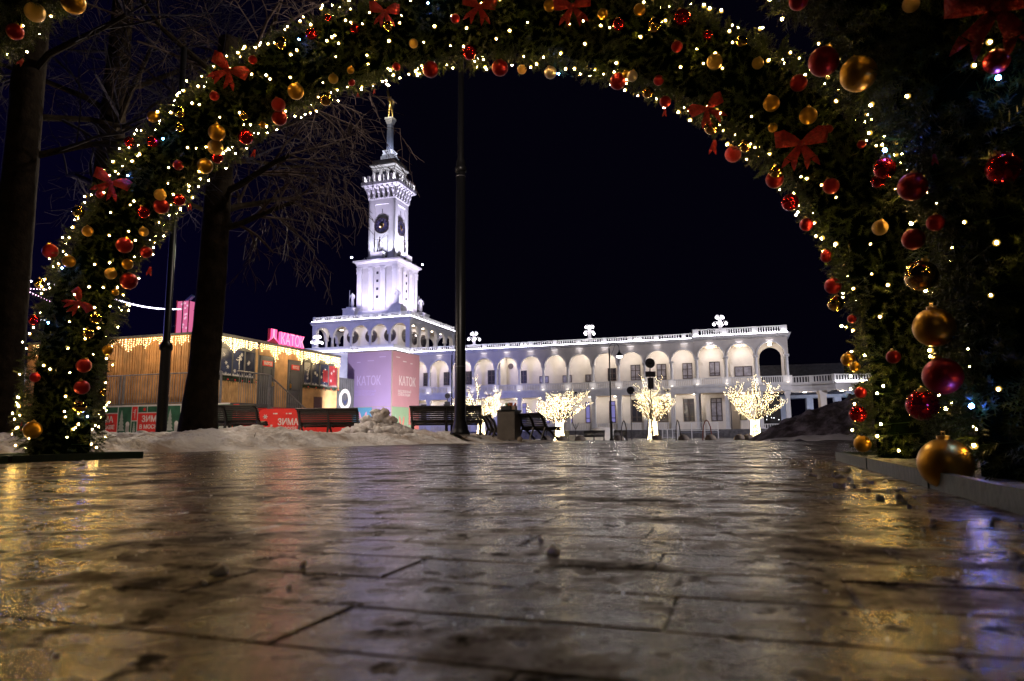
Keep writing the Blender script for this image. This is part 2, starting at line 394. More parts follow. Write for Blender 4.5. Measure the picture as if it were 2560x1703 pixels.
# heap of snow lumps in front of the poster box
heap = thing('snow_heap', 'heap of rounded snow lumps in front of the lilac poster box', 'snow heap', (-3.75, 19.4, 0.34))
rnd = random.Random(4)
for i, (dx, dy, dz, r) in enumerate([(-.55,0,.05,.22),(-.2,-.1,.08,.25),(.15,0,.05,.24),(.5,.05,.0,.26),(-.35,.15,.28,.2),(0,.1,.33,.22),(.3,.1,.27,.2),(-.1,.2,.5,.16),(.15,.2,.52,.15),(.75,0,-.05,.22),(-.85,0,-.05,.2),(-.5,-.25,-.05,.2),(.3,-.25,-.02,.2),(0,-.3,-.02,.19)]):
    me = lump(r*.92, i+1, 3, 0.55, 0.8, 2.2); me.materials.append(M_SNOW); me.polygons.foreach_set('use_smooth', [True]*len(me.polygons))
    inst('snow_lump', me, heap, (dx, dy, dz), (0, 0, i))
# big dirty heap at the right, behind the arch
V = []; nA, nR = 90, 46; cx, cyy = 16.6, 31.5
for j in range(nR):
    q = j/(nR-1)
    for i in range(nA):
        th = 2*PI*i/nA; rx = 5.3*(1+0.10*math.sin(3*th)+0.1*bumps(math.cos(th), math.sin(th), 1.7, 3)); rr_ = rx*q
        x, y = cx + rr_*math.cos(th), cyy + rr_*math.sin(th)*0.8
        h = 2.15*(1-q**1.35) + (0.30*abs(bumps(x, y, 1.2, 2)) + 0.20*bumps(x, y, 2.6, 8) + 0.12*bumps(x, y, 6, 9))*(1-q**6)
        V.append((x, y, -0.16 + max(h, -0.02)))
F = [(j*nA+i, j*nA+(i+1) % nA, (j+1)*nA+(i+1) % nA, (j+1)*nA+i) for j in range(nR-1) for i in range(nA)]
o = inst('snow_heap', npmesh('snow_heap', V, F, M_DIRT, False)); tag(o, 'large heap of dirty ploughed snow beside the right arch leg', 'snow heap')
V = []; nA, nR = 60, 14
for j in range(nR):
    q = j/(nR-1)
    for i in range(nA):
        th = 2*PI*i/nA; x, y = 12.3 + 3.2*q*math.cos(th), 25.6 + 1.1*q*math.sin(th)
        V.append((x, y, -0.10 + 0.20*(1-q**2) + 0.09*abs(bumps(x, y, 2.6, 2)) + 0.05*bumps(x, y, 6, 3)))
F = [(j*nA+i, j*nA+(i+1) % nA, (j+1)*nA+(i+1) % nA, (j+1)*nA+i) for j in range(nR-1) for i in range(nA)]
o = inst('snow_ridge', npmesh('snow_ridge', V, F, SNOW_FAR, True)); o['kind'] = 'stuff'
for (k, d, rx, ry, h, lab) in ((0.128, 66.5, 2.3, 1.2, 1.25, 'rounded white snow mound behind the first bicycle hoop'), (0.09, 68, 1.6, 0.9, 0.55, 'low snow mound behind the grey bench beside the lit tree')):
    V = []
    for j in range(9):
        q = j/8
        for i in range(24):
            th = 2*PI*i/24; V.append((k*d + rx*q*math.cos(th), d + ry*q*math.sin(th), -0.37 + h*(1-q**2.2) + 0.1*bumps(q*3*math.cos(th), q*3*math.sin(th), 1, d)))
    F = [(j*24+i, j*24+(i+1) % 24, (j+1)*24+(i+1) % 24, (j+1)*24+i) for j in range(8) for i in range(24)]
    o = inst('snow_mound', npmesh('snow_mound', V, F, SNOW_FAR, True)); tag(o, lab, 'snow mound')
# crumbs of ice on the paving, and the pieces one can pick out
M_ICE = mat('clear_ice', (0.88, 0.90, 0.97), 0.12, var=0.1, scale=8, bump=0.4, bscale=60); M_ICE.node_tree.nodes['Principled BSDF'].inputs['Transmission Weight'].default_value = 0.85; M_ICE.node_tree.nodes['Principled BSDF'].inputs['IOR'].default_value = 1.25
for n_, v_ in (('Transmission Weight', 0.0), ('Subsurface Weight', 1.0), ('Subsurface Scale', .03), ('Roughness', .2)): M_ICE.node_tree.nodes['Principled BSDF'].inputs[n_].default_value = v_
M_ICE.node_tree.nodes['Principled BSDF'].inputs['Subsurface Radius'].default_value = (1, 1, 1)
chunk_me = []
for k in range(5):
    me = lump(1.0, 20+k, 1, 0.75, 0.62, 1.6); me.materials.append(M_ICE); chunk_me.append(me)
chunks = [(0.066, 1.212, 0.0137, 'larger jagged ice chunk lying alone on the near paving, centre'), (0.052, 1.349, 0.0102, 'small flat ice chunk just behind the larger central one'), (-0.434, 1.057, 0.0159, 'pale flat ice splinter on the near paving left of the red reflection'), (-0.425, 0.985, 0.0050, 'small ice piece in front of the pale splinter'), (-0.325, 1.104, 0.0083, 'bright narrow ice shard on the red reflection'), (-0.299, 0.956, 0.0042, 'tiny ice shard in front of the bright narrow one'), (0.773, 2.604, 0.0131, 'white ice lump on the plaza, upper right of the gold reflection'), (0.926, 2.802, 0.0106, 'smaller white ice lump behind the right one'), (0.461, 8.498, 0.0160, 'ice bead far out on the plaza before the second lit tree'), (0.845, 6.906, 0.0130, 'ice bead far out on the plaza right of the litter bin'), (0.966, 5.543, 0.0104, 'ice bead far out on the plaza before the road signs'), (-1.205, 1.949, 0.0037, 'bright ice crumb on the left paving below the arch leg'), (-1.038, 2.426, 0.0046, 'bright ice crumb on the left paving before the kiosk'), (-1.640, 4.152, 0.0078, 'ice crumb far out on the paving before the red board'), (-0.421, 0.670, 0.0038, 'ice bead at the bottom left corner of the paving'), (0.391, 0.903, 0.0051, 'small ice piece on the dark paving at right')]
for i, (k, y, r, lab) in enumerate(chunks):
    o = inst('ice_chunk', chunk_me[i % 5], None, (k, y, r*0.35), (0.2*i, 0.1, i*1.3), (r, r*0.8, r)); tag(o, lab, 'ice chunk', 'loose ice chunks on the paving')
q = MB(); rnd = random.Random(11)
for i in range(2600):
    y = 0.7 + 9*rnd.random()**1.2; x = rnd.uniform(-0.8, 0.8)*y; s, t = to_st(x, y)
    if s > 0.35 or s < -7: continue
    r = rnd.uniform(0.001, 0.0032)*(0.5+0.28*y); a = rnd.uniform(0, 6)
    q.add([(x+r*math.cos(a), y+r*math.sin(a), 0.001), (x+r*math.cos(a+2.1), y+r*math.sin(a+2.1), 0.001), (x+r*math.cos(a+4.2), y+r*math.sin(a+4.2), 0.001), (x, y, 0.001+r*1.1)], [(0,1,3),(1,2,3),(2,0,3)])
q.build('ice_crumbs', mat('frosty_crumb', (.55, .57, .66), .25), kind='stuff')
# lumps of ice along the right base frame
M_SLUSH = mat('bluish_slush', (.36, .38, .50), .3, var=.3, scale=30, bump=.6, bscale=80)
slush_me = []
for k in range(5):
    me = lump(1.0, 40+k, 1, 0.75, 0.62, 1.6); me.materials.append(M_SLUSH); slush_me.append(me)
q = MB(); rnd = random.Random(3)
fr = thing_st('ice_debris', 'ridge of broken ice lumps along the right arch base', 'ice debris', 0.45, 3.0, 0)
for i in range(90):
    t = rnd.uniform(-1.9, 2.3); r = rnd.uniform(0.007, 0.020)*(.45+.14*(t+3))
    inst('ice_lump', slush_me[i % 5], fr, (rnd.uniform(-0.16, 0.10) - 0.02*t, t, r*0.3), (rnd.random()*3, rnd.random(), rnd.random()*6), (r, r*rnd.uniform(.7, 1), r*0.8))
# ------------------------------------------------------------------ terminal: shared pieces
def balustrade(mb, x0, x1, y, z0, z1, sp=0.30, peds=(), th=0.16, axis='x', slats=False):
    """rails, baluster row and pedestals between x0 and x1; peds = list of (centre, width)"""
    def bx(a, b, c, d, e, f):
        if axis == 'x': mb.box(a, b, y+c, y+d, e, f)
        else: mb.box(y+c, y+d, a, b, e, f)
    hb = (z1-z0)
    bx(x0, x1, -th/2-0.03, th/2+0.03, z1-0.13*hb, z1); bx(x0, x1, -th/2-0.02, th/2+0.02, z0, z0+0.12*hb)
    for (c, w) in peds: bx(c-w/2, c+w/2, -th/2-0.05, th/2+0.05, z0+0.001, z1+0.02)
    n = int((x1-x0)/sp)
    for i in range(n):
        c = x0 + (i+0.5)*(x1-x0)/n
        if any(abs(c-pc) < pw/2+0.08 for pc, pw in peds): continue
        za, zb = z0+0.12*hb, z1-0.13*hb; h = zb-za
        if slats: bx(c-0.055, c+0.055, -0.05, 0.05, za, zb); continue
        pr = [(.045, za), (.075, za+.25*h), (.035, za+.47*h), (.035, za+.53*h), (.075, za+.75*h), (.045, zb)]
        o = len(mb.v)
        for (r, z) in pr:
            for (i_, j_) in ((-1,-1),(1,-1),(1,1),(-1,1)):
                if axis == 'x': mb.v.append((c+r*i_, y+r*j_, z))
                else: mb.v.append((y+r*j_, c+r*i_, z))
        for L in range(5):
            for k in range(4): mb.f.append((o+L*4+k, o+L*4+(k+1) % 4, o+L*4+4+(k+1) % 4, o+L*4+4+k))
def window(parent, x0, x1, z0, z1, y, nx=2, nz=(0.3,), pane=None, fm=None, depth=0.08, axis='x'):
    mb = MB(); f = 0.09
    def bx(m_, a, b, c, d, e, g):
        if axis == 'x': m_.box(a, b, y-d, y-c, e, g)
        else: m_.box(y+c, y+d, a, b, e, g)
    bx(mb, x0, x0+f, -.05, depth, z0, z1); bx(mb, x1-f, x1, -.05, depth, z0, z1)
    bx(mb, x0+f, x1-f, -.05, depth, z1-f, z1); bx(mb, x0+f, x1-f, -.05, depth, z0, z0+f)
    for i in range(1, nx):
        c = x0+(x1-x0)*i/nx; bx(mb, c-.06, c+.06, -.05, depth*0.9, z0+f, z1-f)
    for q_ in nz:
        c = z1-(z1-z0)*q_; bx(mb, x0+f, x1-f, -.05, depth*0.8, c-.045, c+.045)
    w = mb.build('window', fm or M_FRAME, parent)
    p = MB(); bx(p, x0+f*.5, x1-f*.5, -.04, 0.015, z0+f*.5, z1-f*.5); p.build('pane', pane or M_PANE, w)
    return w
def column_me(z0, z1, r):
    mb = MB(); h = z1-z0
    mb.box(-r*1.45, r*1.45, -r*1.45, r*1.45, z0, z0+0.12)
    mb.lathe([(r*1.35, z0+.12), (r*1.35, z0+.2), (r*1.1, z0+.26), (r*1.02, z0+.3), (r*.86, z1-.55), (r*.95, z1-.5), (r*.86, z1-.46), (r*.95, z1-.3), (r*1.25, z1-.14)], n=12)
    mb.box(-r*1.4, r*1.4, -r*1.4, r*1.4, z1-.14, z1)
    for (i, j) in ((-1,-1),(1,-1),(1,1),(-1,1)): mb.sphere((i*r*1.1, j*r*1.1, z1-.22), r*.32, 6, 4)
    return mb
def disc_light(parent, loc, r=0.22, m=None):
    mb = MB(); mb.lathe([(r, 0), (r, 0.05)], n=12); o = mb.build('ceiling_light', m or E_WARM, parent, loc=loc); return o

# ------------------------------------------------------------------ long wing with the end pavilion
wing = thing_st('terminal_wing', 'long two storey cream wing with arcaded gallery running right from the tower', 'building', S0, T0)
U_END = 41.28
cols = [38.23 - 3.51*k for k in range(0, 11)]      # column centres, right to left
PAV = [41.45, 45.10, 48.75, 52.39]
mb = MB(); mb.box(-2.0, 49.0, 3.2, 14.0, -0.35, 12.5); mb.box(-2.0, 0.0, 0.0, 3.2, -0.35, 12.5); mb.box(0.0, 48.9, 2.95, 3.25, -0.35, 5.35)
mb.box(52.2, 52.55, 0.75, 4.0, 5.40, 6.3)
mb.build('wall', M_PLASTER, wing)
mb = MB(); mb.box(0, 41.2, -0.10, 3.2, 5.35, 6.25); mb.box(0, 41.2, -0.22, 0.0, 6.05, 6.3); mb.box(0, 41.2, -0.16, 0.0, 5.6, 5.68)
mb.box(41.15, 52.75, -0.16, 4.4, 5.40, 6.28); mb.box(41.1, 52.85, -0.30, 0.02, 6.12, 6.4); mb.box(41.12, 52.8, -0.22, 0.0, 5.62, 5.72)
mb.build('entablature', M_STONE_W, wing)
M_CONC = M_PLASTER
# arcade walls
mb = MB(); xs = [U_END-0.02] + [c for c in cols] ; xs = sorted(xs); xs = [xs[0]-3.51] + xs
mb.arcade(xs, 9.66, 1.50, 12.1, 0.0, 0.42, 14); mb.build('arcade_wall', M_PLASTER, wing)
mb = MB(); mb.arcade(PAV, 10.02, 1.62, 12.2, -0.06, 0.40, 14); mb.box(52.39, 52.62, -0.06, 0.40, 10.02, 12.2); mb.box(41.25, 41.45, -0.06, 0.40, 10.02, 12.2)
mb.box(52.25, 52.6, 0.40, 3.8, 10.9, 12.2); mb.build('pavilion_arcade_wall', M_PLASTER, wing)
mb = MB(); mb.arcade([48.95, 52.3], 10.0, 1.35, 12.2, 3.6, 4.0, 12); mb.box(51.95, 52.3, 3.6, 4.0, 6.3, 10.0); mb.box(48.95, 49.25, 3.6, 4.0, 6.3, 10.0); mb.build('rear_arch', M_PLASTER, wing)
for a, b in zip(xs[:-1], xs[1:]): MB().archband((a+b)/2, 9.66, 1.50, 1.66, -0.07, 0.01).build('arch_moulding', M_STONE_W, wing)
for a, b in zip(PAV[:-1], PAV[1:]): MB().archband((a+b)/2, 10.02, 1.62, 1.80, -0.14, -0.05).build('arch_moulding', M_STONE_W, wing)
cm = column_me(6.3, 9.66, 0.21).mesh('arcade_column', M_STONE_W); cmp_ = column_me(6.4, 10.02, 0.24).mesh('pavilion_column', M_STONE_W)
for c in cols: inst('arcade_column', cm, wing, (c, 0.20, 0))
for c in PAV: inst('arcade_column', cmp_, wing, (c, 0.18, 0))
# ground floor pillars
pm = MB().box(-.27, .27, 0, .5, .75, 4.95).box(-.36, .36, -.06, .56, 4.95, 5.36).box(-.33, .33, -.04, .54, .75, .95).mesh('pillar', M_STONE_W)
for c in [cols[k] for k in range(0, 11)] + [U_END+0.15, 45.05, 49.05, 52.28]: inst('pillar', pm, wing, (c, 0.02, 0))
# loggia ceilings, beams
mb = MB(); mb.box(0, 49, 0.40, 3.2, 11.55, 11.75); mb.box(49, 52.3, 0.40, 3.8, 11.85, 12.0)
for c in cols + PAV[:-1]: mb.box(c-.12, c+.12, 0.42, 3.18, 11.28, 11.56)
mb.box(0, 49, 1.6, 1.8, 11.38, 11.56); mb.build('gallery_ceiling', M_CEIL, wing)
mb = MB(); mb.box(0, 52.3, 0.0, 3.0, 5.33, 5.352); mb.build('porch_ceiling', M_CEIL, wing)
# cornices
mb = MB(); mb.box(-0.6, 41.2, -0.20, 0.5, 12.06, 12.22); mb.box(-0.6, 41.2, -0.42, 0.5, 12.22, 12.40); mb.box(-0.6, 41.2, -0.50, 0.5, 12.40, 12.50)
for i in range(95): mb.box(0.1+i*.435, 0.28+i*.435, -0.36, -0.19, 12.10, 12.221)
mb.build('cornice', M_STONE_W, wing)
mb = MB(); mb.box(41.05, 52.75, -0.25, 4.1, 12.2, 12.36); mb.box(40.95, 52.95, -0.50, 4.2, 12.36, 12.56); mb.box(40.88, 53.05, -0.62, 4.3, 12.56, 12.70)
for i in range(27): mb.box(41.3+i*.42, 41.47+i*.42, -0.42, -0.24, 12.22, 12.361)
mb.build('cornice', M_STONE_W, wing)
mb = MB(); mb.box(-0.5, 49.0, 0.55, 13.8, 12.5, 12.56); mb.build('roof', M_ROOF, wing)
mb = MB(); mb.box(49.0, 60.0, 9.0, 13.5, 5.5, 9.3); mb.box(49.0, 60.0, 8.8, 9.0, 9.3, 9.45); mb.build('rear_roof', M_ROOF, wing)
# balustrades
mb = MB(); balustrade(mb, 0.2, 41.1, 0.0, 12.5, 13.22, 0.32, [(c+1.75, 0.55) for c in cols] + [(0.4, .5)]); mb.build('roof_balustrade', M_STONE_W, wing, kind='stuff')
mb = MB(); balustrade(mb, 41.2, 52.6, -0.12, 12.7, 13.66, 0.30, [(41.5, .75), (45.1, .6), (48.75, .6), (52.3, .7)])
balustrade(mb, 0.0, 4.0, 52.5, 12.7, 13.66, 0.30, [], axis='y'); mb.build('roof_balustrade', M_STONE_W, wing, kind='stuff')
mb = MB(); balustrade(mb, 0.2, 41.2, 0.12, 6.3, 7.24, 0.24, [(c, 1.0) for c in cols] + [(U_END, .9)], slats=True)
balustrade(mb, 41.6, 52.3, 0.10, 6.4, 7.32, 0.26, [(c, 1.1) for c in PAV], slats=True); mb.build('balcony_balustrade', M_STONE_W, wing, kind='stuff')
mb = MB(); balustrade(mb, 0.2, 37.9, 0.25, 0.72, 1.66, 0.24, [(c, .8) for c in cols], slats=True); balustrade(mb, 49.3, 52.0, 0.25, 0.72, 1.35, 0.3, slats=True); mb.build('porch_balustrade', M_STONE_W, wing, kind='stuff')
# plinth of rough granite courses
mb = MB(); mb.box(-1, 52.7, -0.14, 3.3, -0.5, 0.72); mb.build('plinth', M_GRANITE, wing)
mb = MB(); rnd = random.Random(2)
for k in range(4):
    x = 36.0 - rnd.random()
    while x < 52.4:
        w = rnd.uniform(.5, 1.1); mb.box(x, min(x+w-.03, 52.6), -0.14-rnd.uniform(.02, .08), -0.13, -0.33+k*.26, -0.33+k*.26+.235); x += w
mb.build('granite_courses', M_GRANITE, wing, kind='stuff')
# openings
Y1 = 3.2
for (a, b, z0, z1, nz) in ((0.79, 2.0, 7.69, 9.70, (.38, .8)), (4.17, 5.4, 7.70, 9.70, (.38, .8)), (7.73, 8.9, 7.70, 9.72, (.38, .8)), (11.28, 12.5, 7.65, 9.74, (.38, .8)), (16.2, 17.35, 7.64, 9.5, (.4, .8)),
                           (32.40, 33.74, 7.55, 9.70, (.38, .8)), (35.96, 37.23, 7.52, 9.68, (.38, .8)), (39.39, 40.70, 7.52, 9.66, (.38, .8)), (42.90, 44.27, 7.79, 9.70, (.8,)), (29.2, 30.38, 7.56, 9.36, (.4, .8))):
    window(wing, a, b, z0, z1, Y1, 2, nz, M_CURT if a > 30 else M_PANE)
for (a, b) in ((19.24, 20.61), (22.68, 24.03), (26.00, 27.31)): window(wing, a, b, 7.56, 8.58, Y1, 2, (), M_CURT)
window(wing, 46.1, 48.3, 7.62, 8.95, Y1, 2, (), M_CURT)
for i, (a, b, z0, z1, p) in enumerate(((0.6, 1.5, 1.9, 4.9, 0), (4.3, 5.2, 1.9, 4.9, 0), (7.8, 8.7, 1.9, 4.9, 0), (11.27, 12.10, 1.98, 4.91, 1), (16.5, 17.31, 1.87, 4.75, 2), (20.0, 20.75, 1.83, 4.59, 2), (23.5, 24.1, 1.79, 4.58, 2), (25.96, 26.65, 1.79, 4.71, 2),
      (29.32, 30.2, 1.77, 4.76, 2), (32.40, 33.81, 1.81, 4.92, 3), (35.94, 37.30, 1.79, 4.90, 1), (39.34, 40.77, 1.81, 4.84, 3), (42.88, 44.32, 1.81, 4.85, 4))):
    window(wing, a, b, z0, z1, 2.95, 2 if b-a > 1 else 1, (.2, .78), [M_PANE, M_PANE, E_LILAC, M_PANE, M_CURT][p])
nb = MB(); nb.box(46.5, 47.35, 2.86, 2.95, 1.88, 2.80); nb = nb.build('notice_board', M_FRAME, wing); MB().box(46.57, 47.28, 2.84, 2.862, 1.95, 2.73).build('board_sheet', mat('yellowed_sheet', (.35, .32, .18), .4), nb)
mb = MB(); mb.box(49.3, 51.5, 2.80, 2.96, 0.75, 4.9); mb.build('passage', mat('passage_shade', (.01, .01, .012), .9), wing)  # dark panel on the wall; the passage's shade is put into its colour
rnd = random.Random(8)
for i in range(6): MB().sphere((49.6+rnd.random()*1.6, 2.75, 1.7+rnd.random()*.9), .04, 6, 4).build('passage_lamp', E_DOT, wing)
for (x, z) in ((12.8, 0), (25.3, 0), (37.7, 0)):
    MB().box(x-.2, x+.2, -.42, -.18, 5.75, 5.95).build('camera_box', M_BLACK, wing)
MB().lathe([(0.38, 0), (0.42, .04), (0.38, .08)], n=16).xf(Matrix.Translation((14.9, 3.12, 10.2)) @ Matrix.Rotation(PI/2, 4, 'X')).build('wall_medallion', M_FRAME, wing)
mb = MB(); mb.box(13.7, 14.2, 0.5, 3.2, 6.3, 11.5); mb.build('side_wall', M_PLASTER, wing)
for x in (41.75, 45.45): MB().tube([(x, -.05, 5.3), (x, -.05, -.2)], .07, 6).build('downpipe', M_FRAME, wing)
# lights of the wing
bays = [(a+b)/2 for a, b in zip(xs[:-1], xs[1:])]
for i, c in enumerate(bays + [(a+b)/2 for a, b in zip(PAV[:-1], PAV[1:])]):
    disc_light(wing, (c, 1.2, 11.46 if c < 41 else 11.5)); 
    if i % 2 == 0 or c > 41: disc_light(wing, (c, 2.3, 11.46))
    lamp('POINT', 'gallery_lamp', (c, 1.35, 11.1), 150, (1, .89, .80), wing, .15)
for i in range(0, 12):
    c = 1.5 + i*3.51+ .9; disc_light(wing, (c, 1.4, 5.27), .18)
    lamp('POINT', 'porch_lamp', (c, 1.4, 4.9), 95, (1, .90, .80), wing, .12)
for c in (47.0, 50.5): disc_light(wing, (c, 1.4, 5.27), .18); lamp('POINT', 'porch_lamp', (c, 1.3, 4.9), 60, (1, .80, .62), wing, .12)
for c in cols + PAV:      # floodlights at the column feet and over the spandrels
    z = 6.42 if c < 41.4 else 6.52
    MB().box(c-.14, c+.14, -.30, -.12, z-.10, z+.02).build('column_uplight', emis('column_uplight_lens', (1, .88, .8), 1.6), wing)
    lamp('POINT', 'column_uplight_beam', (c, -.50, z+.30), 7, (1, .90, .84), wing, .08)
for c in cols + PAV[:3]:
    MB().box(c+1.3, c+2.2, -.16, -.10, 11.86, 11.92).build('spandrel_light', emis('spandrel_strip', (1, .93, .95), 1.2), wing)
    lamp('POINT', 'spandrel_beam', (c+1.75, -.32, 11.7), 5, (1, .92, .96), wing, .06)
MB().box(0.2, 41.0, -.46, -.38, 12.51, 12.57).build('led_strip', E_STRIP, wing); MB().box(41.2, 52.7, -.56, -.46, 12.71, 12.78).build('led_strip', E_STRIP, wing)

# ------------------------------------------------------------------ portico in front of the tower
port = thing_st('tower_portico', 'low white portico block standing in front of the tower behind the poster box', 'building', S0, T0)
mb = MB(); mb.box(-19.0, 0.0, -5.2, 3.0, -0.35, 12.3); mb.build('wall', M_STONE_W, port)
mb = MB(); mb.box(-19.3, 0.3, -5.5, 3.0, 12.2, 12.45); mb.build('cornice', M_STONE_W, port)
mb = MB(); mb.box(-19.2, -6.9, -5.3, -5.0, 12.45, 13.22); mb.box(-5.5, 0.15, -5.3, -5.0, 12.45, 13.22); mb.box(-0.1, 0.15, -5.0, -0.4, 12.45, 13.22); balustrade(mb, -6.9, -5.5, -5.15, 12.45, 13.22, .28)
mb.build('parapet', M_STONE_W, port)
MB().box(-19.2, 0.2, -5.46, -5.38, 12.46, 12.53).build('led_strip', E_STRIP, port); MB().box(0.24, 0.3, -5.2, -0.3, 12.46, 12.53).build('led_strip', E_STRIP, port)
for (a, b) in ((-17.5, -14.0), (-12.5, -9.0), (-7.5, -4.0)):
    MB().box(a, b, -5.34, -5.19, 7.6, 11.2).build('relief_panel', M_STONE_W, port)
    lamp('SPOT', 'panel_floodlight_beam', ((a+b)/2, -8.5, 1.0), 3500, (.95, .93, 1), port, .2, ((a+b)/2, -5.2, 9.5), 0.8, .6)
for (a, b) in ((-17.5, -14.0), (-12.5, -9.0), (-7.5, -4.0)): window(port, a+.9, b-.9, 1.2, 5.5, -5.2, 2, (.3, .7), M_PANE)

# ------------------------------------------------------------------ clock tower
tw = thing_st('clock_tower', 'tall floodlit white clock tower with arcaded base and gilded figure', 'clock tower', TC[0], TC[1])
def four(fn):
    for k in range(4): fn(k)
def rot4(k): return Matrix.Rotation(k*PI/2, 4, 'Z')
mb = MB(); mb.box(-8.6, 8.6, -8.6, 8.6, 9.0, 13.6); mb.build('base_block', M_TOWER, tw)
mb = MB(); mb.box(-5.1, 5.1, -5.1, 5.1, 13.6, 18.2); mb.build('core_wall', M_TOWER, tw)
gx = [-8.5, -5.1, -1.7, 1.7, 5.1, 8.5]
am = MB().arcade(gx, 16.0, 1.42, 17.8, -8.58, -8.15, 14).mesh('gallery_arcade', M_TOWER)
ab = MB()
for a, b in zip(gx[:-1], gx[1:]): ab.archband((a+b)/2, 16.0, 1.42, 1.56, -8.64, -8.57)
abm = ab.mesh('arch_moulding', M_TOWER)
colm = column_me(13.6, 16.0, 0.22).mesh('gallery_column', M_STONE_W)
pier = MB().box(-.36, .36, -.36, .36, 13.6, 17.8).mesh('corner_pier', M_TOWER)
rw_f = MB().archband(0, 0, .92, 1.08, -.06, .02, 20, 0, 2*PI).mesh('round_window', M_FRAME)
rw_p = MB().lathe([(.95, 0), (.95, .05)], n=20).xf(Matrix.Rotation(PI/2, 4, 'X')).mesh('pane', M_PANE)
rw_b = MB().box(-.04, .04, -.05, .0, -.92, .92).box(-.92, .92, -.05, .0, -.04, .04).box(-.45, -.39, -.05, 0, -.85, .85).box(.39, .45, -.05, 0, -.85, .85).mesh('glazing_bar', M_FRAME)
bal = MB(); balustrade(bal, -8.35, 8.35, -8.35, 18.36, 19.15, .32, [(x, .5) for x in gx] + [(-3.4, .45), (0, .45), (3.4, .45), (-6.8, .45), (6.8, .45)]); balm = bal.mesh('terrace_balustrade', M_STONE_W)
for k in range(4):
    rz = k*PI/2
    inst('gallery_arcade', am, tw, rot=(0, 0, rz)); inst('arch_moulding', abm, tw, rot=(0, 0, rz))
    inst('terrace_balustrade', balm, tw, rot=(0, 0, rz), kind='stuff')
    inst('corner_pier', pier, tw, tuple(rot4(k) @ Vector((-8.3, -8.3, 0))))
    for x in gx[1:-1]: inst('gallery_column', colm, tw, tuple(rot4(k) @ Vector((x, -8.36, 0))))
    for x in (-3.4, 0, 3.4):
        p = rot4(k) @ Vector((x, -5.14, 16.15)); w = inst('round_window', rw_f, tw, tuple(p), (0, 0, rz)); inst('pane', rw_p, w); inst('glazing_bar', rw_b, w)
    for x in (-6.8, -3.4, 0, 3.4):
        p = rot4(k) @ Vector((x, -6.6, 17.68)); disc_light(tw, tuple(p), .28)
        if k in (0, 1): lamp('POINT', 'gallery_lamp', tuple(rot4(k) @ Vector((x, -6.6, 17.2))), 60, (1, .88, .84), tw, .15)
    MB().box(-8.7, 8.7, -8.80, -8.74, 18.37, 18.44).xf(rot4(k)).build('led_strip', E_STRIP, tw)
mb = MB(); mb.box(-8.1, 8.1, -8.1, 8.1, 17.75, 17.82); mb.build('gallery_ceiling', M_CEIL, tw)
mb = MB(); mb.sq([(8.6, 17.8), (8.75, 17.8), (8.75, 17.95), (8.95, 18.1), (8.95, 18.3), (8.8, 18.36)])
for k in range(4):
    for i in range(44):
        q = MB().box(-8.6+i*.4, -8.42+i*.4, -8.86, -8.74, 17.83, 17.98); q.xf(rot4(k)); mb.add(q.v, q.f)
mb.build('cornice', M_TOWER, tw)
mb = MB(); mb.sq([(4.3, 18.3), (4.3, 20.3), (4.1, 20.3), (4.1, 20.6)]); mb.build('stepped_base', M_TOWER, tw)
for k in range(4):
    p = rot4(k) @ Vector((-4.2, -4.2, 0)); q = MB().box(-1.1, 1.1, -1.1, 1.1, 18.3, 20.75).box(-1.2, 1.2, -1.2, 1.2, 20.75, 20.95).box(-.7, .7, -.7, .7, 20.95, 21.25); q.build('statue_pedestal', M_STONE_W, tw, loc=tuple(p))
# pilastered stage
mb = MB(); mb.box(-3.5, 3.5, -3.5, 3.5, 18.3, 27.9); mb.build('pilaster_stage', M_RECESS, tw)
pil = MB().box(-.42, .42, -.24, .0, 20.3, 26.95).box(-.5, .5, -.32, .0, 26.95, 27.12).box(-.46, .46, -.28, 0, 27.12, 27.8).box(-.55, .55, -.36, 0, 27.75, 27.92).box(-.48, .48, -.3, 0, 20.3, 20.6)
for i in range(5): pil.box(-.34+i*.15, -.26+i*.15, -.27, -.23, 20.8, 26.9)
for (i, z) in ((-.3, 27.3), (0, 27.45), (.3, 27.3), (-.3, 27.6), (.3, 27.6)): pil.sphere((i, -.32, z), .12, 6, 4)
pilm = pil.mesh('pilaster', M_TOWER)
for k in range(4):
    for x in (-3.28, -1.12, 1.12, 3.28): inst('pilaster', pilm, tw, tuple(rot4(k) @ Vector((x, -3.5, 0))), (0, 0, k*PI/2))
    for z in (26.95, 25.6, 24.25, 22.9):
        q = MB().box(-.2, .2, -3.54, -3.48, z-.22, z+.22).xf(rot4(k)); q.build('slit_window', M_PANE, tw)
mb = MB(); mb.sq([(3.75, 27.9), (3.75, 28.3), (3.85, 28.3), (3.85, 28.55), (4.05, 28.7), (4.28, 28.85), (4.28, 29.12), (3.9, 29.2), (2.4, 29.25)]); mb.build('cornice', M_TOWER, tw)
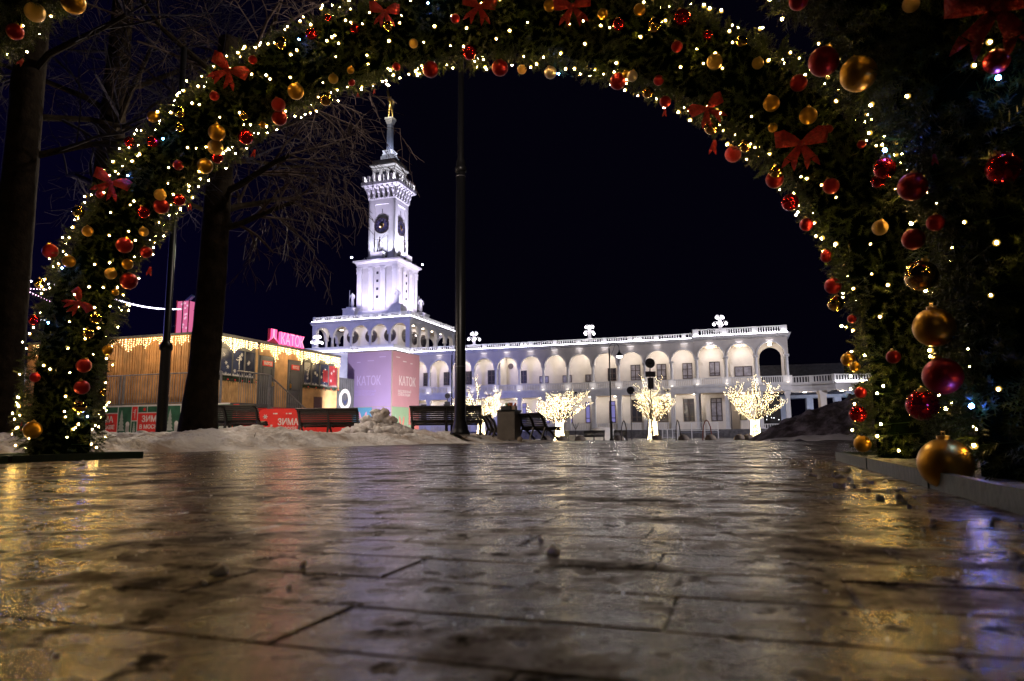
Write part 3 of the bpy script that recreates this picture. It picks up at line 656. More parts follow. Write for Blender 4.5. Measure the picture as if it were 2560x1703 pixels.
# shaft with recessed clock panels
mb = MB(); mb.box(-2.22, 2.22, -2.22, 2.22, 29.2, 40.2); mb.build('shaft', M_TOWER, tw)
sf = MB()
for k in range(4):
    q = MB().box(-2.46, -1.36, -2.46, -2.22, 29.2, 40.2).box(1.36, 2.46, -2.46, -2.22, 29.2, 40.2).box(-1.36, 1.36, -2.46, -2.22, 39.1, 40.2).xf(rot4(k)); sf.add(q.v, q.f)
sf.build('shaft_facing', M_TOWER, tw)
M_DIAL = mat('clock_dial', (0.07, 0.06, 0.13), 0.4, 0.3, var=0.3, scale=2)
dial = MB().lathe([(1.28, 0), (1.28, .1)], n=28).xf(Matrix.Rotation(PI/2, 4, 'X')).mesh('dial', M_DIAL)
ring = MB().archband(0, 0, 1.25, 1.40, -.16, .02, 28, 0, 2*PI).mesh('clock', M_FRAME)
marks = MB()
for i in range(12):
    th = i*PI/6; c = Vector((1.02*math.sin(th), -.13, 1.02*math.cos(th))); marks.sphere(c, .11, 6, 4)
marksm = marks.mesh('hour_mark', M_STEEL)
sun = MB().lathe([(.30, 0), (.30, .05), (.12, .1)], n=12).xf(Matrix.Translation((0, -.12, 0)) @ Matrix.Rotation(PI/2, 4, 'X'))
for i in range(16):
    th = i*PI/8; d = Vector((math.sin(th), 0, math.cos(th))); n_ = Vector((d.z, 0, -d.x)); L = .62 if i % 2 else .5
    p0 = Vector((0, -.14, 0)); sun.add([p0+d*.2+n_*.07, p0+d*.2-n_*.07, p0+d*L, p0+d*.3+Vector((0, -.05, 0))], [(0, 1, 3), (1, 2, 3), (2, 0, 3), (0, 2, 1)])
sunm = sun.mesh('sun_boss', M_GOLD)
def hand(L, w, th):
    d = Vector((math.sin(th), 0, math.cos(th))); return MB().obox(Vector((0, -.22, 0)) + d*L*.4, d, Vector((d.z, 0, -d.x)), Vector((0, 1, 0)), L*.6, w, .015)
hm = hand(.8, .05, 0.6).mesh('hour_hand', M_BLACK); mm = hand(1.1, .035, -0.5).mesh('minute_hand', M_BLACK)
for k in range(4):
    p = rot4(k) @ Vector((0, -2.30, 35.35)); c = inst('clock', ring, tw, tuple(p), (0, 0, k*PI/2))
    for me, nm in ((dial, 'dial'), (marksm, 'hour_mark'), (sunm, 'sun_boss'), (hm, 'hour_hand'), (mm, 'minute_hand')): inst(nm, me, c)
    MB().box(-.06, .06, -2.26, -2.2, 37.6, 38.3).xf(rot4(k)).build('slit_window', M_BLACK, tw)
    MB().box(-1.15, 1.15, -3.95, -2.9, 29.2, 30.4).xf(rot4(k)).build('sculpture_pedestal', M_TOWER, tw)
    q = MB()   # openwork figure group under each clock
    q.tube([(-.28, -3.3, 30.4), (-.12, -3.2, 31.5), (-.02, -3.1, 32.4)], [.09, .07, .06], 5); q.tube([(.25, -3.3, 30.4), (.12, -3.2, 31.5), (.0, -3.1, 32.4)], [.09, .07, .06], 5)
    q.tube([(0, -3.1, 32.3), (.02, -3.05, 32.9)], [.15, .1], 6); q.sphere((.02, -3.05, 33.1), .13, 6, 5)
    q.tube([(0, -3.1, 32.8), (-.7, -3.2, 32.7), (-1.1, -3.2, 33.0)], .035, 4); q.tube([(0, -3.1, 32.7), (.6, -3.2, 32.2), (.75, -3.2, 31.9), (.6, -3.2, 31.7)], .035, 4)
    q.tube([(.3, -3.2, 32.6), (1.15, -3.2, 33.6)], .025, 4); q.tube([(-1.2, -3.0, 30.3), (-1.2, -2.6, 34.2)], .05, 4); q.tube([(1.3, -2.8, 30.3), (1.3, -2.6, 33.6)], .035, 4)
    q.tube([(-1.2, -2.7, 33.0), (.0, -3.1, 32.6), (1.3, -2.8, 33.5)], .02, 4)
    q.xf(rot4(k)); q.build('clock_sculpture', M_FRAME, tw)
mb = MB(); mb.sq([(2.56, 40.0), (2.6, 40.18), (2.3, 40.2), (2.3, 42.2)]); mb.sq([(2.9, 41.9), (3.35, 42.15), (3.5, 42.3), (3.5, 42.85), (3.4, 42.9)]); mb.build('lookout_slab', M_TOWER, tw)
for k in range(4):
    for x in (-2.3, -1.38, -.46, .46, 1.38, 2.3):
        q = MB(); o_ = len(q.v); w = .19
        prof = [(-2.3, 40.25), (-2.72, 40.3), (-2.78, 40.9), (-3.0, 41.2), (-3.05, 41.6), (-3.35, 41.9), (-3.35, 42.2), (-2.3, 42.2)]
        q.v = [(x-w, y, z) for y, z in prof] + [(x+w, y, z) for y, z in prof]; n_ = len(prof)
        q.f = [tuple(range(n_)), tuple(reversed(range(n_, 2*n_)))] + [(i, (i+1) % n_, n_+(i+1) % n_, n_+i) for i in range(n_)]
        q.xf(rot4(k)); q.build('bracket', M_TOWER, tw)
    for x in (-.92, 0, .92): MB().box(x-.2, x+.2, -2.33, -2.28, 40.35, 41.9).xf(rot4(k)).build('slot_window', M_PANE, tw)
    for i in range(8):
        x = -3.1+i*.886
        if i < 7 or True: MB().box(x-.2, x+.2, -3.42, -3.05, 42.9, 43.95).xf(rot4(k)).build('merlon', M_STONE_W, tw) if i < 7 else None
    MB().box(-3.3, 3.3, -3.26, -3.22, 43.3, 43.36).xf(rot4(k)).build('parapet_rail', M_GREY, tw)
# lantern
mb = MB(); mb.box(-1.75, 1.75, -1.75, 1.75, 42.9, 45.5)
for k in range(4):
    for x in (-1.95, -.65, .65, 1.95):
        q = MB().box(x-.17, x+.17, -2.1, -1.74, 42.9, 45.5).xf(rot4(k)); mb.add(q.v, q.f)
mb.build('lantern', M_TOWER, tw)
for k in range(4):
    for x in (-1.3, 0, 1.3): MB().box(x-.36, x+.36, -1.80, -1.74, 43.6, 45.1).xf(rot4(k)).build('lantern_window', M_PANE, tw)
mb = MB(); mb.sq([(2.1, 45.5), (2.2, 45.5), (2.2, 45.8), (2.5, 46.05), (2.5, 46.32), (2.3, 46.4)]); mb.build('cornice', M_TOWER, tw)
mb = MB(); mb.sq([(2.2, 46.4), (2.2, 47.1), (1.9, 47.15), (1.2, 47.4), (1.15, 47.7), (1.15, 48.2), (.9, 48.25), (1.0, 48.5), (.85, 48.8), (.95, 49.3), (.5, 49.5)]); mb.build('attic_steps', M_TOWER, tw)
mb = MB(); mb.sq([(.43, 49.5), (.40, 54.3)]); mb.build('spire_column', mat('steel_blue_stone', (.30, .33, .42), .45, 0.2, var=.1, scale=3), tw)
mb = MB(); mb.sq([(.42, 54.3), (.48, 54.35), (.48, 54.5), (.55, 54.55), (.55, 54.75), (.63, 54.8), (.63, 55.05), (.74, 55.1), (.74, 55.45), (.6, 55.5)]); mb.build('spire_capital', M_TOWER, tw)
# floodlights
for (x, y, z, tx, ty, tz, e, c) in (
    (-3.5, -9.3, 19.6, 0, -3.6, 25, 5200, (.84, .80, 1)), (3.5, -9.3, 19.6, 0, -3.6, 25, 5200, (.84, .80, 1)), (9.3, -3.5, 19.6, 3.6, 0, 25, 7500, (.88, .82, 1)), (9.3, 3.5, 19.6, 3.6, 0, 25, 7500, (.88, .82, 1))):
    lamp('SPOT', 'terrace_floodlight_beam', (x, y, z), e*0.8, tuple(v*w for v, w in zip(c, (.92, .88, 1))), tw, .2, (tx, ty, tz), 1.3, .7)
for (x, y, tx, ty, e) in ((-1.9, -4.15, -.4, -2.4, 2100), (1.9, -4.15, .4, -2.4, 2100), (4.15, -1.9, 2.4, -.4, 5200), (4.15, 1.9, 2.4, .4, 5200)):
    lamp('SPOT', 'shaft_floodlight_beam', (x, y, 29.6), e*0.8, (.74, .74, 1), tw, .12, (tx, ty, 35.5), 1.5, .8)
    MB().box(x-.16, x+.16, y-.12, y+.12, 29.2, 29.5).build('floodlight', M_BLACK, tw)
for (x, y) in ((-4.4, -4.4), (4.4, 4.2)): MB().sphere((x, y, 29.75), .14, 8, 6).build('beacon_light', E_FLOOD, tw)
for k in range(2):
    for x in (-2.4, 0, 2.4):
        p = rot4(k) @ Vector((x, -2.55, 43.3)); MB().box(-.12, .12, -.08, .08, -.1, .06).build('lantern_floodlight', M_BLACK, tw, loc=tuple(p)+() )
        lamp('POINT', 'lantern_light_beam', tuple(rot4(k) @ Vector((x, -2.6, 43.5))), 110, (.88, .88, 1), tw, .1)
    for x in (-3.4, 3.4): 
        p = rot4(k) @ Vector((x*.35, -1.6, 49.4)); lamp('POINT', 'spire_light_beam', tuple(p), 70, (.7, .76, 1), tw, .1)
for k in range(2): lamp('SPOT', 'head_floodlight_beam', tuple(rot4(k) @ Vector((0, -7.8, 20.0))), 26000, (.70, .62, 1), tw, .2, tuple(rot4(k) @ Vector((0, -2.5, 42.0))), 0.35, .8)
# statues
def figure(name, m, h, pose, parent=None):
    """one continuous skinned body"""
    me = bpy.data.meshes.new(name); vs_, es, rs = pose
    me.from_pydata([Vector(v)*h for v in vs_], es, []); o = bpy.data.objects.new('tmpfig', me); COL.objects.link(o)
    md = o.modifiers.new('s', 'SKIN'); md.use_smooth_shade = True
    for i, r in enumerate(rs): me.skin_vertices[0].data[i].radius = (r[0]*h, r[1]*h) if hasattr(r, '__len__') else (r*h, r*h)
    me.skin_vertices[0].data[0].use_root = True
    sb = o.modifiers.new('d', 'SUBSURF'); sb.levels = 1; sb.render_levels = 1
    bpy.context.view_layer.update()
    nm = bpy.data.meshes.new_from_object(o.evaluated_get(bpy.context.evaluated_depsgraph_get())); bpy.data.objects.remove(o)
    nm.name = name; nm.materials.clear(); nm.materials.append(m); return nm
robed = ([(0,0,.5),(0,0,.25),(0,0,.04),(0,0,.68),(0,0,.80),(0,0,.86),(0,0,.93),(.13,0,.79),(.17,-.02,.62),(.12,-.10,.50),(-.13,0,.79),(-.18,.0,.63),(-.16,-.08,.52)],
         [(0,1),(1,2),(0,3),(3,4),(4,5),(5,6),(4,7),(7,8),(8,9),(4,10),(10,11),(11,12)], [(.10,.08),(.12,.10),(.13,.11),(.085,.07),(.10,.06),.032,.055,.045,.035,.025,.045,.035,.025])
fig = figure('statue_body', mat('statue_white_stone', (.74, .72, .70), .6, bump=.3, bscale=12), 2.65, robed)
for k, lab in ((0, 'robed white statue with a staff on the left corner pedestal of the tower'), (1, 'robed white statue on the pedestal at the near corner of the tower'), (2, 'robed white statue with a raised staff on the right pedestal of the tower'), ):
    p = rot4(k) @ Vector((-4.2, -4.2, 21.25)); st_ = thing_st('statue', lab, 'statue', TC[0]+p.x, TC[1]+p.y, p.z, 'robed statues round the tower', rz=[0, .3, .8][k])
    inst('body', fig, st_); MB().tube([(-.45, -.22, .0), (-.42, -.2, 2.9)], .03, 5).build('staff', M_STONE_W, st_)
ang = thing_st('gilded_figure', 'gilded winged figure with raised arm on top of the tower spire', 'statue', TC[0], TC[1], 55.5)
gp = ([(0,0,.38),(0,0,.46),(0,0,.56),(0,0,.64),(0,0,.70),(.05,0,.25),(.07,0,.02),(-.05,0,.25),(-.07,0,.02),(-.06,0,.56),(-.09,0,.72),(-.15,0,.90),(.06,0,.56),(.12,0,.46),(.08,-.04,.40)],
      [(0,1),(1,2),(2,3),(3,4),(0,5),(5,6),(0,7),(7,8),(2,9),(9,10),(10,11),(2,12),(12,13),(13,14)], [.05,.045,.055,.02,.035,.035,.022,.035,.022,.03,.02,.014,.03,.018,.012])
inst('body', figure('gilded_body', M_GOLD, 5.9, gp), ang)
for sx in (-1, 1):
    q = MB(); q.tube([(0, .15, 2.5), (sx*.55, .2, 3.3), (sx*.62, .2, 2.9), (sx*.45, .2, 2.0)], [.05, .09, .09, .03], 6); q.tube([(0, .15, 2.4), (sx*.35, .2, 2.9), (sx*.4, .2, 2.4), (sx*.3, .2, 1.9)], [.05, .08, .08, .02], 6)
    q.build('wing', M_STEEL, ang)
MB().sphere((0, 0, .05), .35, 8, 5, .5).build('plinth', M_GOLD, ang); MB().tube([(-.30, 0, 3.6), (-.48, 0, 4.6), (-.72, 0, 6.0)], [.16, .20, .05], 8).build('raised_standard', M_GOLD, ang)
lamp('POINT', 'figure_light_beam', (1.2, -2.2, 1.0), 300, (1, .92, .8), ang, .1); lamp('POINT', 'figure_light_beam', (-1.2, -2.0, 3.0), 200, (1, .92, .8), ang, .1)

# ------------------------------------------------------------------ roof candelabra
def candelabra():
    r = thing('roof_lamp', '', 'roof lamp', group='candelabra lamps along the terminal roof')
    MB().lathe([(.9, 0), (1.0, .12), (.7, .3), (.35, .4)], n=14).build('basin', M_STONE_W, r)
    for k in range(8):
        a = k*PI/4+.2; d = Vector((math.cos(a), math.sin(a), 0)); hi = k % 2
        H = 2.3 if hi else 1.45; R = .45 if hi else .8
        pts = [d*.15 + Vector((0, 0, .3)), d*.2 + Vector((0, 0, H*.75)), d*(R*.6) + Vector((0, 0, H)), d*(R+.05) + Vector((0, 0, H-.05)), d*(R+.22) + Vector((0, 0, H-.32))]
        s_ = MB().tube(pts, .04, 5).build('arm', mat('lit_white_arm', (.85, .83, .85), .5), r)
        MB().sphere(d*(R) + Vector((0, 0, H-.34)), .19, 8, 6).build('globe', E_WHITE, s_)
    return r
cd0 = candelabra()
spots = [((10.0, .9, 13.0), 'large branching globe lamp on the wing roof, just right of the tall black pole'), ((27.2, .9, 13.0), 'large branching globe lamp on the roof above the middle of the wing'), ((44.6, .9, 13.3), 'branching globe lamp on the roof of the end pavilion'),
         ((14.4, 11.0, 12.3), 'globe lamp low behind the balustrade, second from the tall black pole'), ((32.4, 11.0, 12.3), 'globe lamp low behind the balustrade beside the street lamp'), ((-14.0, -3.2, 13.2), 'globe lamp on the portico roof beside the pink rink sign')]
for i, (p, lab) in enumerate(spots):
    r = cd0 if i == 0 else copy_tree(cd0); r.location = W3(S0+p[0], T0+p[1], p[2]); r.rotation_euler = (0, 0, i*.4); r['label'] = lab
    lamp('POINT', 'globe_glow', (r.location.x, r.location.y, r.location.z+1.4), 90, (1, .93, 1), None, .5).rotation_euler = (0, 0, 0)

# ------------------------------------------------------------------ curved colonnade at the right
cn = thing('colonnade', 'low curved colonnade with a lit balustrade joining the pavilion at right', 'colonnade')
P = [W2(S0+52.6, T0+1.2), W2(S0+55.2, T0+0.4), W2(S0+57.6, T0-0.9), (15.0+W2(S0+57.6, T0-0.9)[0], W2(S0+57.6, T0-0.9)[1]-.8)]
def run(parent, P, dz=0, m=M_STONE_W, pil_m=M_PLASTER, lower=True):
    bs = MB(); en = MB(); cl = MB()
    for a, b in zip(P[:-1], P[1:]):
        a, b = Vector((*a, 0)), Vector((*b, 0)); d = b-a; L = d.length; th = math.atan2(d.y, d.x); M = Matrix.Translation(a) @ Matrix.Rotation(th, 4, 'Z')
        q = MB(); balustrade(q, 0, L, 0, 6.35+dz, 7.25+dz, .32, [(L-.1, .4)], slats=True)
        if lower: balustrade(q, 0, L, .2, .75, 1.7, .3)
        q.xf(M); bs.add(q.v, q.f)
        q = MB().box(0, L, -.15, 2.6, 5.3+dz, 6.1+dz).box(0, L, -.35, 2.6, 6.1+dz, 6.35+dz).box(0, L, -.2, 0, 5.6+dz, 5.7+dz).box(0, L, -.1, 2.6, -.4, .75); q.xf(M); en.add(q.v, q.f)
    bs.build('balustrade', m, parent, kind='stuff'); en.build('entablature', m, parent)
run(cn, P)
pm2 = MB().box(-.38, .38, -.1, .6, .75, 4.9).box(-.48, .48, -.16, .66, 4.9, 5.32).mesh('pillar', M_PLASTER)
for (x, y) in [W2(S0+56.3, T0+0.0), (P[3][0]-12.0, P[3][1]+.7), (P[3][0]-8.6, P[3][1]+.5), (P[3][0]-5, P[3][1]+.2)]:
    inst('pillar', pm2, cn, (x, y, 0)); MB().sphere((x, y-.4, 1.9), .1, 6, 4).build('pillar_uplight', E_WARM, cn); lamp('POINT', 'pillar_beam', (x, y-.6, 2.1), 14, (1, .82, .6), cn, .06)
for (x, y) in [W2(S0+54.4, T0+1.8), W2(S0+58.5, T0+0.6)]: disc_light(cn, (x, y, 5.22), .2); lamp('POINT', 'porch_lamp', (x, y, 4.9), 50, (1, .78, .55), cn, .1)
a, b = Vector((*P[2], 0)), Vector((*P[3], 0)); q = MB().box(0, (b-a).length, -.44, -.38, 6.36, 6.42).xf(Matrix.Translation(a) @ Matrix.Rotation(math.atan2((b-a).y, (b-a).x), 4, 'Z')); q.build('led_strip', E_STRIP, cn)
cb = thing('colonnade', 'bluish lit colonnade seen through the openings of the nearer one', 'colonnade')
Pb = [W2(S0+47, T0+15), W2(S0+72, T0+11)]
M_BLUEST = M_STONE_W
run(cb, Pb, -.2, M_BLUEST, lower=False)
a, b = Vector((*Pb[0], 0)), Vector((*Pb[1], 0)); pm3 = MB().box(-.45, .45, 0, .8, .75, 5.2).mesh('pillar', M_STONE_W)
for i in range(7):
    p = a.lerp(b, (i+.5)/7); inst('pillar', pm3, cb, (p.x, p.y, 0), (0, 0, -ANG+.16))
for i in range(3):
    p = a.lerp(b, (i*2+3)/8); lamp('POINT', 'blue_floodlight_beam', (p.x-1.5, p.y-5, 2.2), 420, (.55, .65, 1), cb, .2)
sc_ = thing('deer_sculpture', 'pale blue lit openwork deer sculpture between the colonnade pillars', 'sculpture', W3(S0+60.5, T0+8, 1.0))
q = MB(); q.tube([(0, 0, 0), (0, 0, 1.2)], [.5, .35], 6); q.tube([(0, 0, 1.1), (-.3, 0, 2.2), (-.1, 0, 2.9)], [.4, .5, .2], 8); q.tube([(-.1, 0, 2.8), (.35, 0, 3.2)], [.22, .1], 6)
for sx in (-1, 1): q.tube([(-.1, 0, 3.0), (-.1+sx*.45, 0, 3.7), (-.1+sx*.35, 0, 4.4)], .06, 4); q.tube([(-.1+sx*.45, 0, 3.7), (-.1+sx*.9, 0, 4.1)], .05, 4)
q.build('body', mat('turquoise_metal', (.25, .5, .55), .4), sc_)
# ------------------------------------------------------------------ LED trees
def branch_tree(rnd, base, height, spread, r0, levels=4, first=7):
    """returns list of (points, radii, level)"""
    out = []
    def grow(p, d, L, r, lv):
        pts = [p]; rad = [r]; n = 4
        for i in range(n):
            d = (d + Vector((rnd.uniform(-.22, .22), rnd.uniform(-.22, .22), rnd.uniform(-.08, .16)))).normalized()
            p = p + d*(L/n); pts.append(p); rad.append(r*(1-.5*(i+1)/n))
        out.append((pts, rad, lv))
        if lv < levels:
            k = rnd.choice((2, 3, 3)) if lv > 0 else first
            for i in range(k):
                j = rnd.randint(2, n); a = rnd.uniform(0, 2*PI)
                side = Vector((math.cos(a), math.sin(a), rnd.uniform(-.1, .55)))
                grow(pts[j], (d*.6 + side*.8).normalized(), L*rnd.uniform(.55, .78), rad[j]*.7, lv+1)
    return out, grow
M_WRAP = mat('lamp_wrapped_bark', (.07, .05, .03), .7, bump=.4, bscale=20)
def led_tree(x, y, z, seed, lab):
    rnd = random.Random(seed); r = thing('lit_tree', lab, 'lit tree', (x, y, z), rnd.random(), 'trees wound with warm lights before the terminal')
    tk = MB().lathe([(.52, 0), (.42, .25), (.33, .8), (.28, 1.3), (.30, 1.75)], n=12); tk.build('trunk', M_WRAP, r, True)
    segs = []
    def grow(p, d, L, rr, lv):
        pts = [p]; n = 4
        for i in range(n):
            d = (d + Vector((rnd.uniform(-.2, .2), rnd.uniform(-.2, .2), rnd.uniform(-.10, .14)))).normalized(); p = p + d*(L/n); pts.append(p)
        segs.append((pts, [rr*(1-.55*i/n) for i in range(n+1)], lv))
        if lv < 3:
            for i in range((3, 3, 2)[lv]):
                j = rnd.randint(1, n); a = rnd.uniform(0, 2*PI)
                grow(pts[j], (d*.9 + Vector((math.cos(a), math.sin(a), rnd.uniform(.0, .5)))*.65).normalized(), L*rnd.uniform(.5, .75), rr*.6, lv+1)
    for i in range(9):
        a = 2*PI*i/9 + rnd.uniform(-.3, .3); tilt = rnd.uniform(.35, 1.25)
        grow(Vector((.15*math.cos(a), .15*math.sin(a), 1.6)), Vector((math.cos(a)*math.sin(tilt), math.sin(a)*math.sin(tilt), math.cos(tilt))), rnd.uniform(1.5, 2.1), .09, 0)
    bm_ = MB()
    for pts, rad, lv in segs: bm_.tube([tuple(q) for q in pts], rad, 4 if lv else 6)
    bm_.build('branches', M_WRAP, r)
    V = []; F = []
    def bulb(p, s):
        o = len(V); V.extend([(p[0]+s, p[1], p[2]), (p[0]-s, p[1], p[2]), (p[0], p[1]+s, p[2]), (p[0], p[1]-s, p[2]), (p[0], p[1], p[2]+s), (p[0], p[1], p[2]-s)])
        for (a, b, c) in ((0,2,4),(2,1,4),(1,3,4),(3,0,4),(2,0,5),(1,2,5),(3,1,5),(0,3,5)): F.append((o+a, o+b, o+c))
    for pts, rad, lv in segs:
        for i in range(len(pts)-1):
            L = (pts[i+1]-pts[i]).length; n = max(1, int(L/(.055 if lv < 2 else .075)))
            for k in range(n):
                p = pts[i].lerp(pts[i+1], (k+rnd.random())/n) + Vector((rnd.gauss(0, 1), rnd.gauss(0, 1), rnd.gauss(0, 1)))*(.055 + rad[i]*.5)
                bulb(p, rnd.uniform(.008, .015))
    for i in range(1100):
        zz = rnd.uniform(0.02, 1.8); a = rnd.uniform(0, 2*PI); rr = np.interp(zz, [0, .25, .8, 1.3, 1.8], [.53, .43, .34, .29, .31])+.01
        bulb((rr*math.cos(a), rr*math.sin(a), zz), rnd.uniform(.010, .016))
    inst('string_lights', npmesh('string_lights', V, F, E_TREE), r, kind='stuff')
    lamp('POINT', 'string_lights_glow', (0, 0, 2.9), 80, (1, .80, .48), r, .9); lamp('POINT', 'string_lights_glow', (-.1, -.7, .9), 14, (1, .80, .48), r, .3)
for i, (k, y, lab) in enumerate(((-.0455, 64.9, 'leaf bare tree wound in warm lights, partly behind the tall black pole'), (.0672, 62.6, 'warm lit tree behind the curved black bench'), (.2015, 59.9, 'warm lit tree behind the round road signs'), (.3480, 57.4, 'widest warm lit tree, before the end pavilion'))):
    x, yy = K(k, y); led_tree(x, yy, -.36, 31+i, lab)
# concrete hemispheres
M_CONCR = mat('brown_concrete', (.20, .16, .12), .8, var=.25, scale=4, bump=.5, bscale=20)
dome = MB().lathe([(.44, 0), (.45, .12), (.41, .26), (.30, .39), (.15, .46), (.02, .48)], n=16).mesh('concrete_hemisphere', M_CONCR, True)
for i, (k, lab) in enumerate(((.048, 'left of the second lit tree'), (.0715, 'before the second lit tree trunk'), (.0965, 'right of the second lit tree, by a thin sapling'), (.1517, 'under the first bicycle hoop'), (.207, 'before the third lit tree, beside its trunk'), (.2445, 'under the third bicycle hoop'), (.283, 'under the fourth bicycle hoop'), (.3246, 'left foot of the widest lit tree'), (.3365, 'before the middle of the widest lit tree'), (.3545, 'right foot of the widest lit tree'))):
    o = inst('concrete_hemisphere', dome, None, (*K(k, 56.5-3*(k-.2)), -.345)); tag(o, 'brown concrete hemisphere ' + lab, 'bollard', 'concrete hemispheres along the square')
M_HOOP = mat('brown_steel', (.05, .035, .03), .45, .5); M_HOOPR = mat('rusty_red_steel', (.22, .06, .04), .5, .3)
for i, (k, w, lab) in enumerate(((.1596, .27, 'first tall dark hoop from the left'), (.1965, .30, 'second tall hoop, beside the trunk of the third lit tree'), (.237, .25, 'third tall hoop, before the white railing'), (.2785, .40, 'widest tall hoop with a rust red top, furthest right'))):
    r = thing('bicycle_hoop', lab, 'bicycle hoop', (*K(k, 56.2), -.36), [.9, .8, 1.0, .35][i], 'tall hoops before the terminal')
    ww = [.45, .42, .5, .42][i]
    pts = [(-ww*1.02, 0, 0), (-ww, 0, .5), (-ww*.8, 0, 1.1), (-ww*.4, 0, 1.5), (0, 0, 1.64), (ww*.4, 0, 1.5), (ww*.8, 0, 1.1), (ww, 0, .5), (ww*1.02, 0, 0)]
    MB().tube(pts, .045, 8).build('frame', M_HOOP if i < 3 else M_HOOPR, r); MB().box(-ww-.1, ww+.1, -.06, .06, 0, .05).build('foot', M_BLACK, r)
# road signs seen from behind
def road_sign(k, y, zc, rd, lab, plates, zb=-.3):
    r = thing('road_sign', lab, 'road sign', (*K(k, y), zb), .05); MB().tube([(0, 0, 0), (0, 0, zc-zb+rd)], .035, 8).build('post', M_GREY, r)
    MB().lathe([(rd, 0), (rd, .03)], n=24).xf(Matrix.Translation((0, -.05, zc-zb)) @ Matrix.Rotation(PI/2, 4, 'X')).build('disc', M_GREY, r)
    for (x0, x1, z0, z1) in plates: MB().box(x0, x1, -.08, -.05, z0-zb, z1-zb).build('plate', M_GREY, r)
    MB().box(-.12, .12, -.1, -.03, zc-zb-.02, zc-zb+.02).build('clamp', M_BLACK, r)
road_sign(.1998, 41, 4.37, .30, 'round road sign with two plates, its grey back towards us', [(-.30, .30, 3.55, 3.88), (-.17, .17, 2.85, 3.5)])
road_sign(.1705, 50, 3.32, .28, 'smaller round road sign, grey back, left of the double plate one', [])
road_sign(-.0938, 60, 3.60, .23, 'small round road sign with a plate behind the black bench', [(-.24, .24, 2.75, 3.1)])
# street lamps
def street_lamp(k, y, H, lab, side=1, zb=-.35, R=.055):
    r = thing('street_lamp', lab, 'street lamp', (*K(k, y), zb))
    MB().lathe([(.2, 0), (.19, .1), (.13, .2), (.12, 1.5), (.15, 1.55), (.15, 1.65), (R+.02, 1.75), (R, H)], n=10).build('pole', M_BLACK, r, True)
    pts = [(0, 0, H-.02)] + [(side*(.45-.45*math.cos(a)), 0, H+.45*math.sin(a)) for a in np.linspace(0.2, PI, 9)] + [(side*.9, 0, H-.2)]
    MB().tube(pts, .03, 6).build('arm', M_BLACK, r); MB().tube([(0, 0, H-1.0), (side*.35, 0, H-.2), (side*.55, 0, H+.35)], .018, 5).build('scroll', M_BLACK, r)
    s_ = MB().lathe([(.04, 0), (.07, -.15), (.12, -.25), (.33, -.52), (.34, -.56)], (side*.9, 0, H-.15), 14).build('lamp_shade', M_BLACK, r)
    MB().lathe([(.30, 0), (.27, -.10), (.16, -.19), (.02, -.22)], (side*.9, 0, H-.71), 14).build('lens', emis('lamp_lens', (1, .93, .95), 4), s_)
    lamp('POINT', 'street_lamp_beam', (side*.9, -.1, H-1.2), 90, (1, .90, .84), r, .25)
    return r
street_lamp(.1415, 62, 8.25, 'lit street lamp with a curled arm before the wing, right of its middle')
street_lamp(-.0875, 64, 8.0, 'lit street lamp just left of the tall black pole, before the wing', 1)

# ------------------------------------------------------------------ tall black poles near the path
p = thing('lamp_post', 'tall black post in the middle rising past the arch, behind the bench', 'lamp post', (*K(-.0755, 20.0), .22), 0, 'tall black posts beside the path')
MB().lathe([(.30, 0), (.28, .08), (.24, .14), (.23, .22), (.20, .30), (.18, .40), (.162, .50), (.140, 7.9)], n=20).build('lower_tube', M_BLACK, p, True)
MB().lathe([(.14, 7.85), (.175, 7.88), (.175, 8.0), (.14, 8.03), (.14, 8.2), (.10, 8.3), (.085, 14.0)], n=16).build('upper_tube', M_BLACK, p, True)
MB().lathe([(.146, 7.7), (.151, 7.71), (.146, 7.72)], n=16).build('band', M_GREY, p); MB().lathe([(.161, 1.95), (.163, 1.96), (.161, 1.97)], n=16).build('band', M_GREY, p)
for k in range(4): a = k*PI/2+.4; MB().tube([(.25*math.cos(a), .25*math.sin(a), 0), (.25*math.cos(a), .25*math.sin(a), .12)], .02, 6).build('bolt', M_BLACK, p)
p = thing('lamp_post', 'black post with a collar at left, before the wooden kiosk wall', 'lamp post', (*K(-.5045, 13.2), .10), 0, 'tall black posts beside the path')
MB().lathe([(.17, 0), (.16, .08), (.10, .14), (.098, .2), (.092, 1.75), (.12, 1.78), (.12, 1.86), (.095, 1.9), (.066, 1.95), (.055, 8.0)], n=16).build('pole', M_BLACK, p, True)
for z in (4.35,): MB().lathe([(.07, z), (.085, z+.01), (.085, z+.07), (.07, z+.08)], n=12).build('band', M_GREY, p)
# added lamp, kept out of sight behind the thick trunk: lights snow, benches and kiosk
r = thing('street_lamp', 'added street lamp hidden behind the thick tree trunk', 'street lamp', (-8.62, 20.0, 0))
MB().lathe([(.12, 0), (.07, 1.2), (.05, 6.6)], n=8).build('pole', M_BLACK, r); s_ = MB().lathe([(.04, 6.95), (.28, 6.6), (.28, 6.5)], n=12).build('lamp_shade', M_BLACK, r)
MB().lathe([(.24, 6.52), (.2, 6.42), (.05, 6.38)], n=12).build('lens', E_WARM, s_); lamp('POINT', 'street_lamp_beam', (0, 0, 6.2), 1500, (1, .80, .60), r, .2)
